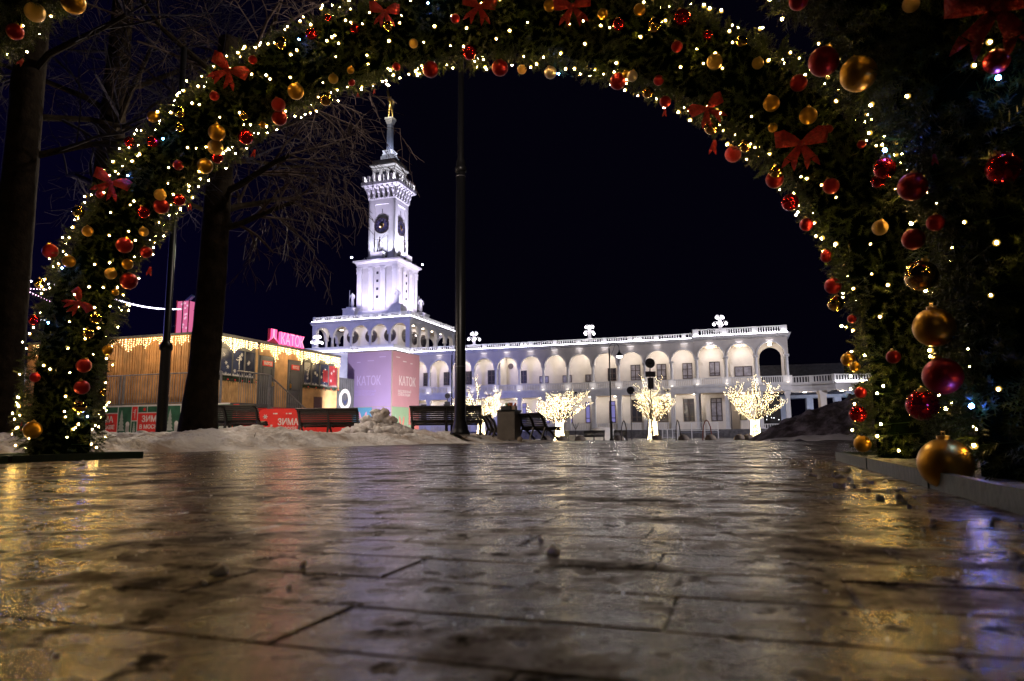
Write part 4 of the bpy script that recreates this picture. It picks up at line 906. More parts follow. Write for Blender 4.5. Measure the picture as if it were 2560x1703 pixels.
# two added floodlights, out of sight, that brighten the printed cube
for (x, y, tx, ty, lab) in ((-7.0, 30.6, -7.5, 35.6, 'left'), (-1.6, 33.0, -5.5, 36.2, 'right')):
    r = thing('floodlight', 'added small ground floodlight before the %s face of the printed cube' % lab, 'floodlight', (x, y, .0)); MB().box(-.18, .18, -.1, .1, 0, .28).build('case', M_BLACK, r)
    lamp('SPOT', 'added_cube_beam', (0, 0, .5), 1500, (1, .92, .92), r, .15, (tx-x, ty-y, 2.6), 1.7, .5)
# added mast, unseen beyond the right edge, that washes the long facade
r = thing('added_floodlight_mast', 'added tall mast with pale lilac floodlights beyond the right edge', 'floodlight mast', (58, 44, 0)); MB().tube([(0, 0, 0), (0, 0, 16)], [.18, .1], 8).build('mast', M_GREY, r); MB().box(-.8, .8, -.2, .2, 15.4, 16).build('floodlight', M_BLACK, r)
lamp('SPOT', 'added_facade_beam', (-.5, 0, 15.2), 82000, (.88, .85, 1), r, .4, (-62, 48, -6), 1.1, .5)
# added mast, unseen beyond the left edge, lighting tower and twigs blue
r = thing('added_floodlight_mast', 'added tall mast with blue violet floodlights beyond the left edge', 'floodlight mast', (-38, 34, 0))
MB().tube([(0, 0, 0), (0, 0, 13)], [.16, .10], 8).build('mast', M_GREY, r); MB().box(-.9, .9, -.1, .1, 12.6, 12.9).build('crossbar', M_GREY, r)
for x in (-.7, 0, .7): MB().box(x-.22, x+.22, -.3, .0, 12.1, 12.55).build('floodlight', M_BLACK, r)
lamp('SPOT', 'added_rink_beam', (.5, .4, 12.2), 90000, (.30, .32, 1), r, .3, (20, 70, 5), 0.75, .6)
lamp('POINT', 'added_rink_fill_beam', (0, -.6, 12.2), 5200, (.28, .26, 1), r, .4)
# flood masts on the square that wash the long facade
for (k, y, e, lab) in ((.62, 66, 9000, 'right'),):
    pass
# added pendant lamp and cable, unseen above the frame, lighting snow and trunk
r = thing('added_pendant_lamp', 'added warm pendant lamp hung on a cable high over the path', 'street lamp', (-1.2, 14.0, 10.1))
MB().tube([(-4.2, 1.7, .9), (0, 0, .45), (6, -1.5, .9)], .01, 4).build('cable', M_BLACK, r); s_ = MB().lathe([(.04, .45), (.10, .3), (.34, .0), (.34, -.05)], n=14).build('lamp_shade', M_BLACK, r)
MB().lathe([(.30, -.03), (.26, -.10), (.1, -.15)], n=12).build('lens', E_WARM, s_); lamp('POINT', 'added_pendant_beam', (0, 0, -.4), 1100, (1, .82, .68), r, .25)
r = thing('street_lamp', 'added street lamp behind the camera at the left', 'street lamp', (-2.5, -12.0, -.03)); MB().lathe([(.14, 0), (.07, .6), (.05, 6.5)], n=8).build('pole', M_BLACK, r)  # added lamp, unseen behind the camera, to warm the near paving
MB().lathe([(.3, 6.5), (.3, 6.7), (.05, 6.8)], n=10).build('lamp_shade', M_BLACK, r); MB().lathe([(.26, 6.49), (.2, 6.4)], n=10).build('lens', E_WARM, r); lamp('POINT', 'street_lamp_beam', (0, 0, 6.2), 60, (1, .68, .42), r, .2)

# ------------------------------------------------------------------ benches
M_SLAT = mat('dark_bench_slat', (.022, .019, .017), .42, var=.3, scale=6, bump=.15, bscale=30)
M_SLATG = mat('grey_bench_slat', (.10, .10, .11), .5, var=.2, scale=6)
PROF = [(-.34, .86), (-.26, .88), (-.17, .83), (-.10, .75), (-.04, .66), (0, .56), (.03, .47), (.08, .40), (.16, .37), (.26, .38), (.36, .41), (.46, .42), (.55, .38), (.60, .30)]
def bench(lab, x, y, z, rz, L, m=M_SLAT, sec=2):
    r = thing('bench', lab, 'bench', (x, y, z), rz, 'curved slatted benches')
    def arc(k):
        P_ = [Vector((0, a, b)) for a, b in PROF]; return P_
    P_ = arc(0)
    # resample the profile into slats
    ds = [0]
    for a, b in zip(P_[:-1], P_[1:]): ds.append(ds[-1]+(b-a).length)
    n = 19
    for i in range(n):
        d = ds[-1]*(i+.5)/n; j = max(k for k in range(len(ds)-1) if ds[k] <= d); q = (d-ds[j])/(ds[j+1]-ds[j]); p_ = P_[j].lerp(P_[j+1], q); tdir = (P_[j+1]-P_[j]).normalized(); nn = Vector((0, -tdir.z, tdir.y))
        mb = MB(); mb.obox(p_, (1, 0, 0), tdir, nn, L/2, ds[-1]/n*.36, .013); mb.build('slat', m, r)
    for k in range(sec+1):
        x_ = -L/2 + .06 + (L-.12)*k/sec; mb = MB(); o = 0
        up = [Vector((x_-.022, a, b)) for a, b in PROF]; lo = []
        for i, (a, b) in enumerate(PROF):
            pa, pb = PROF[max(0, i-1)], PROF[min(len(PROF)-1, i+1)]; t_ = Vector((0, pb[0]-pa[0], pb[1]-pa[1])).normalized(); nn = Vector((0, -t_.z, t_.y)); w = .035 + .05*math.sin(PI*i/(len(PROF)-1))
            lo.append(Vector((x_-.022, a, b)) - (-nn)*(-1)*w if False else Vector((x_-.022, a, b)) + nn*(-w if nn.z > 0 else -w))
        N = len(up); d = Vector((.044, 0, 0)); mb.v = [tuple(q) for q in up+lo+[u+d for u in up]+[l+d for l in lo]]
        for i in range(N-1):
            mb.f += [(i, i+1, N+i+1, N+i), (2*N+i+1, 2*N+i, 3*N+i, 3*N+i+1), (i, 2*N+i, 2*N+i+1, i+1), (N+i, N+i+1, 3*N+i+1, 3*N+i)]
        mb.tube([(x_, .02, .45), (x_, -.08, .2), (x_, -.16, 0)], [.04, .035, .04], 6); mb.tube([(x_, .05, .42), (x_, .3, .18), (x_, .50, 0)], [.04, .035, .04], 6)
        mb.build('side_frame', m, r)
    return r
bench('long black curved bench seen from behind, crossed by the tall black post', *K(-.0955, 21.6), .22, 0.02, 2.22)
bench('black curved bench seen from behind, covering the right end of the red board', *K(-.2645, 22.3), .20, -.02, 1.98)
bench('black curved bench just right of the thick tree trunk', *K(-.412, 20.5), .24, -.10, 2.05)
bench('black curved bench seen end on behind the litter bin', *K(.030, 23.8), .04, -1.05, 1.6)
bench('dark curved bench mostly hidden between the black post bench and the litter bin', *K(-.030, 25.0), .02, -1.35, 1.6)
for (k, y, lab) in ((.069, 63.5, 'short grey bench right beside the second lit tree'), (.1165, 62, 'long grey bench left of the lit street lamp post'), (.154, 61.5, 'grey bench end right at the lamp post foot')):
    bench(lab, *K(k, y), -.34, .0, [1.5, 1.9, 1.2][[.069, .1165, .154].index(k)], M_SLATG)
# litter bin / planter with plants
r = thing('litter_bin', 'tall grey box bin with rubbish and sprigs on top, beside the curved bench', 'bin', (*K(-.0052, 24.2), .03), -.35)
M_BIN = mat('taupe_board', (.10, .085, .075), .6, var=.15, scale=3)
mb = MB(); mb.box(-.32, .32, -.32, .32, 0, .98); mb.build('casing', M_BIN, r); MB().box(-.34, .34, -.34, .34, .98, 1.03).build('lid', M_BLACK, r)
for (x, y, z, w, c) in ((-.15, 0, 1.03, .12, (.03, .03, .03)), (.05, -.1, 1.03, .08, (.02, .02, .02)), (.22, -.05, 1.03, .07, (.35, .25, .2))): MB().box(x-w, x+w, y-.1, y+.1, z, z+.14).build('carton', mat('carton%d' % int(x*100+50), c, .5), r)
mb = MB(); rnd = random.Random(5)
for i in range(14): a = rnd.uniform(0, 6.3); mb.tube([(.1, 0, 1.03), (.1+.16*math.cos(a), .1*math.sin(a), 1.15+rnd.random()*.14)], [.02, .03], 4)
mb.build('orange_sprig', mat('orange_leaf', (.5, .12, .03), .5), r)
mb = MB()
for i in range(9): a = rnd.uniform(0, 6.3); mb.tube([(0, 0, 1.03), (.12*math.cos(a), .1*math.sin(a), 1.2+rnd.random()*.1)], [.02, .02], 4)
mb.build('green_sprig', mat('green_leaf', (.05, .16, .03), .5), r)
r = thing('rubble_stone', 'round brown stone beside the foot of the litter bin', 'stone', (*K(.0102, 23.6), .06)); me = lump(.1, 55, 2, .15, .95); me.materials.append(M_CONCR); inst('stone', me, r)
# planter box, notice sign, plinth block
r = thing('planter_box', 'black square planter box beside the widest lit tree', 'planter', (*K(.385, 44), -.27), -.2)
MB().box(-.36, .36, -.3, .3, 0, .52).build('box', M_BLACK, r); MB().box(-.33, .33, -.27, .27, .50, .54).build('soil', mat('soil', (.02, .015, .01), .9), r); MB().box(-.38, -.36, -.3, .3, .0, .56).build('side_panel', M_BIN, r)
r = thing('notice_sign', 'red notice sign with white lines on a pole by the pavilion', 'sign', (*K(.4038, 82), -.35), -ANG*.5)
MB().box(-.40, .40, -.02, .02, 1.25, 2.2).build('board', mat('sign_red', (.55, .05, .06), .5), r); MB().tube([(0, .03, 0), (0, .03, 1.3)], .04, 6).build('post', M_GREY, r)
for z, w in ((2.08, .2), (1.98, .3), (1.7, .12), (1.45, .25)): MB().box(-w, w, -.026, -.021, z-.03, z+.02).build('print_line', M_STONE_W, r)
for x in (-.2, .2): MB().lathe([(.1, 0), (.1, .004)], n=10).xf(Matrix.Translation((x, -.022, 1.72)) @ Matrix.Rotation(PI/2, 4, 'X')).build('pictogram', M_STONE_W, r)
MB().box(-.6, .6, -.1, 1.0, 0, .95).build('base_block', M_CONC, r)
# ramp railings
for i, (k0, k1, y, lab) in enumerate(((.2145, .236, 78, 'low white railing left of the ramp platform'), (.238, .2945, 80, 'long white railing of the entrance ramp'))):
    r = thing('railing', lab, 'railing', (*K(k0, y), -.35)); L = (k1-k0)*y; h = 1.0; zb = 0.0 if i == 0 else .75
    n = int(L/.14)
    MB().box(0, L, -.03, .03, zb+h, zb+h+.06).build('top_rail', M_STONE_W, r); MB().box(0, L, -.03, .03, zb+.12, zb+.17).build('bottom_rail', M_STONE_W, r)
    mb = MB()
    for j in range(n): mb.box(j*L/n, j*L/n+.025, -.012, .012, zb+.15, zb+h)
    mb.build('bars', M_STONE_W, r, kind='stuff')
    for q in (0, .33, .66, 1): MB().box(q*L-.04, q*L+.04, -.04, .04, 0, zb+h+.05).build('post', M_STONE_W, r)
    if i: MB().box(-.2, L+.2, 0, 2.5, .62, .74).build('platform', M_GREY, r)
# bare saplings
def sapling(k, y, z, h, lab, seed):
    rnd = random.Random(seed); r = thing('sapling', lab, 'sapling', (*K(k, y), z)); MB().tube([(0, 0, 0), (.02, 0, h*.5)], [.03, .02], 5).build('trunk', M_BARK, r); mb = MB()
    for i in range(12):
        a = rnd.uniform(0, 6.3); q = Vector((.02, 0, h*.5)); d = Vector((math.cos(a)*.6, math.sin(a)*.6, 1)).normalized(); m_ = q+d*h*.25; mb.tube([q, m_, m_+Vector((d.x*.2, d.y*.2, .3))*h*.4], [.014, .01, .005], 3)
    mb.build('twigs', M_BARK, r, kind='stuff')
M_BARK = mat('dark_bark', (.016, .012, .008), .9, var=.4, scale=5, bump=1.0, bscale=14)
sapling(.090, 64, -.36, 2.0, 'thin bare sapling right of the second lit tree', 3); sapling(.048, 66, -.36, 1.5, 'thin bare sapling left of the second lit tree', 4)

# ------------------------------------------------------------------ kiosk (skating rink pavilion)
kq = thing_st('rink_kiosk', 'wood slatted kiosk with grey doors and strings of warm icicle lights', 'kiosk', -18.35, 20.25, 0)
# local x: along +s (0 = front corner, negative to the left), y: along +t
WD = 9.0; LG = 8.6; ZB, ZT = 1.42, 4.0
M_WOOD = mat('larch_slat', (.56, .29, .12), .6, var=.22, scale=2.5, bump=.2, bscale=12)
M_WOOD2 = mat('pale_slat', (.58, .36, .17), .6, var=.2, scale=2.5, bump=.2, bscale=12)
M_KG = mat('kiosk_grey', (.10, .105, .12), .5, var=.12, scale=2, bump=.15, bscale=8)
M_KGD = mat('kiosk_dark', (.02, .018, .018), .8)
mb = MB(); mb.box(-WD, -.06, .06, LG-.06, .5, ZT-.02); mb.build('wall', M_KGD, kq)
mb = MB(); mb.box(-WD-.05, .06, -.04, LG+.05, ZT-.02, ZT+.06); mb.build('roof', M_KG, kq)
mb = MB(); mb.box(-WD, 0, .02, LG, ZB-.12, ZB); mb.build('floor_beam', M_KG, kq)
rnd = random.Random(9); x = -WD
while x < -.04:                                    # slats of the side wall
    w = rnd.choice((.05, .06, .075, .085)); g = rnd.choice((.03, .04, .045, .07)); mb = MB(); d = rnd.uniform(0, .03)
    mb.box(x, min(x+w, 0), -.05-d, .04, ZB-.02, ZT-.03); mb.build('slat', M_WOOD, kq); x += w+g
def front_box(mb, a, b, z0, z1, d0=-.06, d1=.0): mb.box(d0, d1, a-20.25, b-20.25, z0, z1); return mb
def slats(a, b, z0, z1, m=M_WOOD2, w=.045, g=.035):
    t = a
    while t < b-.02:
        front_box(MB(), t, min(t+w, b), z0, z1, -.04, .02).build('slat', m, kq); t += w+g
slats(23.99, 24.88, ZB, 3.92); slats(23.02, 23.99, 3.48, 3.9); slats(24.88, 25.9, 3.48, 3.9); slats(20.3, 22.75, ZB+.02, 2.30, M_WOOD2, .05, .045); slats(25.98, 28.70, ZB+.02, 2.36)
front_box(MB(), 22.78, 22.90, ZB, 3.75, -.04, .04).build('corner_batten', M_WOOD2, kq); front_box(MB(), 28.70, 28.82, 2.4, 3.6, -.04, .03).build('corner_batten', M_WOOD2, kq)
front_box(front_box(MB(), 22.9, 23.08, ZB, 3.9), 25.88, 25.98, ZB, 3.9).build('door_surround', M_KG, kq)
front_box(MB(), 20.3, 22.8, 3.55, 3.98).build('fascia', M_KG, kq); front_box(MB(), 25.9, 28.85, 3.55, 3.98).build('fascia', M_KG, kq)
for a, b, hs in ((23.08, 23.98, 1), (24.90, 25.87, -1)):
    d = front_box(MB(), a, b, ZB, 3.44, -.05, .01).build('door', M_KG, kq)
    f = MB(); 
    for (u0, u1, z0, z1) in ((a, a+.08, ZB, 3.44), (b-.08, b, ZB, 3.44), (a, b, 3.36, 3.46), (a+.16, b-.16, 2.2, 2.26), (a+.16, b-.16, 1.62, 1.67), (a+.16, b-.16, 2.02, 2.07), (a+.16, b-.16, 2.95, 3.0), (a+.16, a+.2, 2.2, 3.0), (b-.2, b-.16, 2.2, 3.0), (a+.16, a+.2, 1.62, 2.07), (b-.2, b-.16, 1.62, 2.07)): front_box(f, u0, u1, z0, z1, .01, .035)
    f.build('door_frame', M_KG, d); yy = (b-.14 if hs > 0 else a+.14)
    front_box(front_box(MB(), yy-.02, yy+.02, 2.25, 2.45, .03, .05), yy-.01, yy+.01, 2.28, 2.42, .05, .10).build('handle', M_GOLD, d)
M_RED = mat('rink_red', (.72, .04, .035), .45, var=.08, scale=2); M_WHT = mat('print_white', (.72, .70, .70), .5)
for a, b, z0, z1, wd in ((23.20, 23.82, 3.06, 3.27, 'ВЫХОД'), (25.1, 25.64, 3.06, 3.27, 'ВХОД')):
    pl = front_box(MB(), a, b, z0, z1, .03, .05).build('door_plate', M_RED, kq)
    text('lettering', wd, .15, (.055, (a+b)/2-20.25, z0+.055), (0, 1, 0), M_WHT, kq, .003, 'CENTER', .02, .9 if len(wd) > 4 else .95)
M_FILM = mat('blue_window_film', (.035, .045, .10), .25, var=.5, scale=1.2); M_FILMR = mat('red_window_film', (.30, .03, .04), .3, var=.4, scale=1.5)
M_FLAKE = mat('white_decal', (.62, .62, .66), .6)
def flake(mb, y, z, r):
    for k in range(3):
        a = k*PI/3; dy, dz = r*math.cos(a), r*math.sin(a); n_ = Vector((0, -dz, dy)).normalized()*r*.16
        p0, p1 = Vector((.0, y-dy, z-dz)), Vector((.0, y+dy, z+dz)); mb.add([p0-n_, p0+n_, p1+n_, p1-n_], [(0,1,2,3)])
    c = len(mb.v); n = 8; mb.v.append((0, y, z)); mb.v.extend([(0, y+r*.5*math.cos(2*PI*k/n), z+r*.5*math.sin(2*PI*k/n)) for k in range(n)]); mb.f.extend([(c, c+1+k, c+1+(k+1) % n) for k in range(n)])
def skater(mb, y, z, h, fl=1):
    for pts, r in (([(0, -.05), (.03, .35), (.06, .62)], .055), ([(.06, .62), (.08, .72)], .06), ([(.03, .35), (-.22, .28), (-.36, .36)], .03), ([(0, -.02), (.03, -.3), (.02, -.5)], .035), ([(.05, .55), (-.2, .5)], .025), ([(.05, .55), (.22, .7)], .025)):
        for a, b in zip(pts[:-1], pts[1:]):
            A = Vector((0, y+a[0]*h*fl, z+a[1]*h)); B = Vector((0, y+b[0]*h*fl, z+b[1]*h)); d = (B-A).normalized(); n_ = Vector((0, -d.z, d.y))*r*h; mb.add([A-n_, A+n_, B+n_, B-n_], [(0,1,2,3)])
for gi, (pan, z0, z1, films) in enumerate((([(20.35, 20.82), (20.86, 21.45), (21.49, 22.13), (22.19, 22.74)], 2.52, 3.52, [M_FILM, M_FILM, M_FILM, M_FILM]), ([(26.02, 26.55), (26.62, 27.18), (27.26, 27.90), (27.96, 28.66)], 2.50, 3.50, [M_FILM, M_FILM, M_FILM, M_FILMR]))):
    for j, (a, b) in enumerate(pan):
        f = front_box(MB(), a-.03, a, z0-.03, z1+.03, -.03, .03); front_box(f, b, b+.03, z0-.03, z1+.03, -.03, .03); front_box(f, a, b, z1, z1+.03, -.03, .03); front_box(f, a, b, z0-.03, z0, -.03, .03)
        w = f.build('window', M_KG, kq); front_box(MB(), a, b, z0, z1, -.04, .0).build('pane', films[j], w)
        q = MB(); rr = random.Random(gi*10+j)
        for _ in range(3): flake(q, a-20.25+rr.uniform(.12, b-a-.12), rr.uniform(z0+.12, z1-.12), .075)
        if (gi, j) in ((0, 2), (1, 0), (1, 2)): skater(q, (a+b)/2-20.25+.05, (z0+z1)/2-.02, .46)
        q.v = [(.004, v[1], v[2]) for v in q.v]; q.build('snowflake_decal', M_FLAKE, w)
        q = MB(); n = 10
        for k in range(n): y_ = a-20.25+(b-a)*k/n; q.add([(.003, y_, z0), (.003, y_+(b-a)/n, z0), (.003, y_+(b-a)/n*rr.random(), z0+rr.uniform(.05, .14))], [(0,1,2)])
        q.build('frost_decal', M_FLAKE, w)
    if gi == 1:
        q = MB(); q.box(.003, .006, 27.5-20.25, 27.9-20.25, 2.7, 3.25); q.build('red_poster', M_FILMR, w)
front_box(MB(), 26.8, 27.44, ZB, 1.98, .01, .05).build('hatch', mat('brown_hatch', (.09, .04, .025), .5), kq)
front_box(MB(), 20.2, 28.9, ZB-.24, ZB-.02, -.02, .05).build('red_skirting', M_RED, kq)
# fir garlands on the sills
M_NEED = mat('fir_needles', (.012, .045, .016), .55, var=.5, scale=9); 
def garland(a, b, z):
    mb = MB(); r2 = random.Random(int(a*10))
    for i in range(int((b-a)*180)):
        y_ = r2.uniform(a, b)-20.25; x_ = r2.uniform(.02, .16); z_ = z+r2.uniform(-.10, .10); d = Vector((r2.uniform(-1, 1), r2.uniform(-1, 1), r2.uniform(-1, 1))).normalized()*.07; n_ = d.orthogonal().normalized()*.008
        p0 = Vector((x_, y_, z_)); mb.add([p0-n_, p0+n_, p0+d], [(0,1,2)])
    o = mb.build('fir_garland', M_NEED, None, kind='stuff'); o.location = kq.location; o.rotation_euler = kq.rotation_euler; del o['kind']
    tag(o, 'green fir garland on the sill %s' % ('left of the exit door' if a < 24 else 'under the right windows'), 'garland')
    for k in range(5): 
        bb = MB().sphere((.17, a-20.25+(k+.5)*(b-a)/5, z-.02), .028, 8, 6).build('small_ball', M_RED, o)
garland(20.9, 22.85, 2.36); garland(25.85, 28.85, 2.40)
# icicle lights
def icicles(name, pts, lab, seed, dens=1.0, drop=(.12, .55), nrm=(1, 0, 0)):
    r2 = random.Random(seed); V = []; F = []; wires = MB(); N_ = Vector(nrm)
    r = thing(name, lab, 'icicle lights', kq.location[:], -ANG, 'icicle light curtains of the kiosk')
    a, b = Vector(pts[0]), Vector(pts[1]); L = (b-a).length; x = 0
    while x < L:
        env = .5+.5*math.sin(x*5.2+seed)*math.sin(x*1.7); dr = drop[0] + (drop[1]-drop[0])*max(0, env)*r2.uniform(.6, 1.1)
        p = a + (b-a)*(x/L) + N_*r2.uniform(.02, .07); wires.tube([p, p+Vector((0, 0, -dr))], .002, 3, False); z = 0.02
        while z < dr:
            c = p + Vector((r2.uniform(-.015, .015), r2.uniform(-.015, .015), -z)); s = .014; o = len(V)
            V.extend([(c.x+s, c.y, c.z), (c.x-s, c.y, c.z), (c.x, c.y+s, c.z), (c.x, c.y-s, c.z), (c.x, c.y, c.z+s), (c.x, c.y, c.z-s)])
            for q in ((0,2,4),(2,1,4),(1,3,4),(3,0,4),(2,0,5),(1,2,5),(3,1,5),(0,3,5)): F.append(tuple(o+i for i in q))
            z += r2.uniform(.05, .09)
        x += r2.uniform(.05, .11)/dens
    wires.build('wires', M_STEEL, r, kind='stuff'); inst('bulbs', npmesh('bulbs', V, F, E_ICICLE), r, kind='stuff')
icicles('icicle_lights', [(-8.6, -.06, 3.93), (-.1, -.06, 3.93)], 'warm icicle lights along the top of the wooden side wall', 1, .8, (.08, .62), (0, -1, 0))
icicles('icicle_lights', [(.03, .1, 3.93), (.03, 2.6, 3.93)], 'warm icicle lights over the left windows beside the tree trunk', 2, 1.6, (.2, .55))
icicles('icicle_lights', [(.03, 2.75, 3.93), (.03, 5.7, 3.93)], 'warm icicle lights over the two grey doors', 3, 1.2, (.06, .62))
icicles('icicle_lights', [(.03, 5.75, 3.93), (.03, 8.5, 3.93)], 'warm icicle lights over the right windows', 4, 1.7, (.2, .55))
for (x, y, z, e) in ((.8, 1.4, 3.6, 38), (.8, 4.3, 3.6, 38), (.8, 7.2, 3.6, 38), (-2, -.8, 3.6, 40), (-5, -.8, 3.6, 40), (-7.6, -.8, 3.6, 34)): lamp('POINT', 'icicle_glow', (x, y, z), e, (1, .72, .36), kq, .35)
# neon sign
sg = thing('rink_sign', 'pink neon sign reading КАТОК with a rosette logo on the kiosk roof', 'sign', kq.location[:], -ANG)
text('letters', 'КАТОК', .66, (.10, 3.86, 4.06), (0, 1, 0), E_PINK, sg, .06, 'LEFT', .03, .73)
text('letter_core', 'КАТОК', .66, (.17, 3.86, 4.06), (0, 1, 0), E_PINKL, sg, .004, 'LEFT', -.004, .73)
lg = MB().box(0, .06, 3.24, 3.78, 4.02, 4.62).build('logo_back', mat('sign_plum', (.30, .02, .07), .5), sg)
for k, r_ in enumerate((.17, .26, .35)):
    for sx in (-1, 1):
        q = MB(); pts = [Vector((.09, 3.51+sx*(.03+.07*k), 4.62))] + [Vector((.09, 3.51+sx*(.03+.07*k + r_*.55*(1-math.cos(a))), 4.35-r_*.75*math.sin(a))) for a in np.linspace(0, PI/2, 6)]
        q.tube(pts, .018, 5); q.build('logo_tube', E_PINKL if k == 0 else E_PINK, sg)
MB().box(-.05, .0, 3.2, 5.75, 4.04, 4.12).build('rail', M_KG, sg); lamp('POINT', 'sign_glow', (.5, 4.7, 4.4), 18, (1, .12, .3), sg, .3)
# railing before the side wall, stairs
M_RAIL = mat('galvanised_rail', (.30, .30, .33), .4, .5, var=.15, scale=8)
fr = thing_st('walkway_railing', 'grey steel railing standing before the wooden side wall', 'railing', -18.35, 19.9, 0)
mb = MB(); x = -8.5
while x < 1.3: mb.tube([(x, -.45, 1.38), (x, -.45, 2.42)], .010, 5); x += .115
mb.build('bars', M_RAIL, fr, kind='stuff')
MB().tube([(-8.6, -.45, 2.46), (1.3, -.45, 2.46)], .025, 8).build('top_rail', M_RAIL, fr); MB().tube([(-8.6, -.45, 1.42), (1.3, -.45, 1.42)], .02, 6).build('bottom_rail', M_RAIL, fr)
for x in (-7.2, -5.1, -3.2, -3.05, -1.0, 1.3): MB().box(x-.03, x+.03, -.48, -.42, .3, 2.46).build('post', M_RAIL, fr)
MB().box(-8.6, 1.3, -.5, .3, 1.30, 1.38).build('walkway_deck', M_KG, fr)
st = thing_st('stairs', 'grey steel stairs with sloping handrails running down before the kiosk front', 'stairs', -17.0, 20.6, 0)
for k in range(7): MB().box(-.7, .5, .9+k*.32, 1.22+k*.32, 1.12-k*.17, 1.16-k*.17).build('step', M_KG, st)
MB().box(-1.3, .5, -.9, .9, 1.26, 1.38).build('landing', M_KG, st)
for xx in (.5,):
    MB().tube([(xx, -1.0, 2.46), (xx, .7, 2.46), (xx, 3.3, 1.15), (xx, 3.3, .2)], .028, 8).build('handrail', M_RAIL, st)
    mb = MB()
    for k in range(15): mb.tube([(xx, -.9+k*.12, 1.38), (xx, -.9+k*.12, 2.44)], .010, 5)
    for k in range(21): y_ = .8+k*.12; mb.tube([(xx, y_, max(.0, 1.3-(y_-.7)*.53)), (xx, y_, 2.44-(y_-.7)*.504)], .010, 5)
    mb.build('bars', M_RAIL, st, kind='stuff'); MB().tube([(xx, .7, 1.36), (xx, 3.2, .05)], .025, 6).build('stringer', M_RAIL, st)
    for y_ in (.7, .78): MB().box(xx-.03, xx+.03, y_-.03, y_+.03, .1, 2.46).build('post', M_RAIL, st)
# printed hoardings along the side wall
M_GRN = mat('print_green', (.03, .12, .07), .5, var=.3, scale=3); M_PALE = mat('print_pale', (.42, .46, .44), .5)
def fir_print(mb, x, z, h, y=-.012):
    for k in range(5): w = h*.20*(1-k*.15); mb.add([(x-w, y, z+h*.16*k), (x+w, y, z+h*.16*k), (x, y, z+h*.16*k+h*.30)], [(0,1,2)])
hd = thing_st('hoarding', 'white framed hoarding with red and green winter panels below the side wall', 'hoarding', -18.35, 19.2, 0)
MB().box(-6.8, 1.9, .0, .05, .0, 1.36).build('board', M_WHT, hd)
def panel(x0, x1, z0, z1, m): return MB().box(x0, x1, -.01, .0, z0, z1).build('print_panel', m, hd)
for x0 in (-6.35, -4.18, -2.0, .2):
    panel(x0, x0+.38, 1.10, 1.30, M_GRN); panel(x0+.42, x0+1.22, 1.10, 1.30, M_GRN)
    MB().lathe([(.06, 0), (.06, .004)], n=10).xf(Matrix.Translation((x0+.28, -.012, 1.2)) @ Matrix.Rotation(PI/2, 4, 'X')).build('print_dot', M_RED, hd)
    q = MB(); q.v = []; 
    for cx_ in (x0+.7, x0+1.0): q.lathe([(.07, 0), (.07, .004)], n=10)
    panel(x0, x0+1.22, .30, 1.06, M_RED); panel(x0+1.27, x0+1.86, .30, 1.30, M_GRN); panel(x0+1.90, x0+2.13, .82, 1.30, M_RED); panel(x0+1.90, x0+2.13, .30, .78, M_GRN)
    text('lettering', 'ЗИМА', .30, (x0+.61, -.012, .76), (1, 0, 0), M_WHT, hd, .002, 'CENTER', .02); text('lettering', 'В МОСКВЕ', .20, (x0+.61, -.012, .52), (1, 0, 0), M_WHT, hd, .002, 'CENTER', .02)
    q = MB(); fir_print(q, x0+1.43, .45, .8); q.build('fir_print', M_PALE, hd); q = MB(); fir_print(q, x0+2.02, .36, .45); q.build('fir_print', M_PALE, hd)
    q = MB(); q.sphere((x0+1.72, -.006, .68), .10, 8, 6); q.box(x0+1.64, x0+1.8, -.013, -.008, .42, .62); q.v = [(v[0], -.013 if v[1] < -.006 else -.008, v[2]) for v in q.v]; q.build('figure_print', M_WHT, hd)
    q = MB(); skater(q, 0, 0, .38); q.v = [(x0+2.03+v[1]*.7, -.013, 1.02+v[2]*.7) for v in q.v]; q.build('figure_print', M_WHT, hd)
# red rounded board
rb = thing('rink_board', 'red rounded board lettered ЗИМА В МОСКВЕ standing in the snow', 'board', (*K(-.3245, 23.3), .05), -.03)
def rrect(L, H, r, y0, y1, n=6):
    P_ = []
    for (cx_, cz_, a0) in ((L-r, H-r, 0), (r, H-r, PI/2), (r, r, PI), (L-r, r, 1.5*PI)):
        for i in range(n+1): a = a0+PI/2*i/n; P_.append((cx_+r*math.cos(a), cz_+r*math.sin(a)))
    q = MB(); N = len(P_); q.v = [(a-L/2, y0, b) for a, b in P_] + [(a-L/2, y1, b) for a, b in P_]; q.f = [tuple(range(N)), tuple(reversed(range(N, 2*N)))] + [((i+1) % N, i, N+i, N+(i+1) % N) for i in range(N)]; return q
rrect(2.0, 1.08, .27, -.04, .04).build('panel', M_RED, rb)
text('lettering', 'ЗИМА', .30, (-.30, -.045, .54), (1, 0, 0), M_WHT, rb, .002, 'LEFT', .02, .80)
text('lettering', 'В МОСКВЕ', .19, (-.30, -.045, .34), (1, 0, 0), M_WHT, rb, .002, 'LEFT', .015, .66)
for fy, fz, fr_ in ((-.72, .82, .08), (-.5, .52, .05), (-.62, .20, .09)):
    q = MB(); flake(q, fy, fz, fr_); q.v = [(v[1], -.045, v[2]) for v in q.v]; q.build('snowflake_print', M_WHT, rb)
for x, w in ((-.44, .03), (-.36, .1), (.0, .05), (.12, .1), (.42, .08)): MB().box(x-w/2, x+w/2, -.046, -.041, .90, .94).build('logo_print', M_WHT, rb)
rb2 = thing('rink_board', 'low red board behind the black bench and stairs', 'board', (*K(-.366, 24.5), 0.1), .0)
rrect(6.6, .98, .25, -.03, .03).build('panel', M_RED, rb2)
MB().box(-3.0, -2.4, -.045, -.035, .65, .9).build('print_panel', M_WHT, rb2)

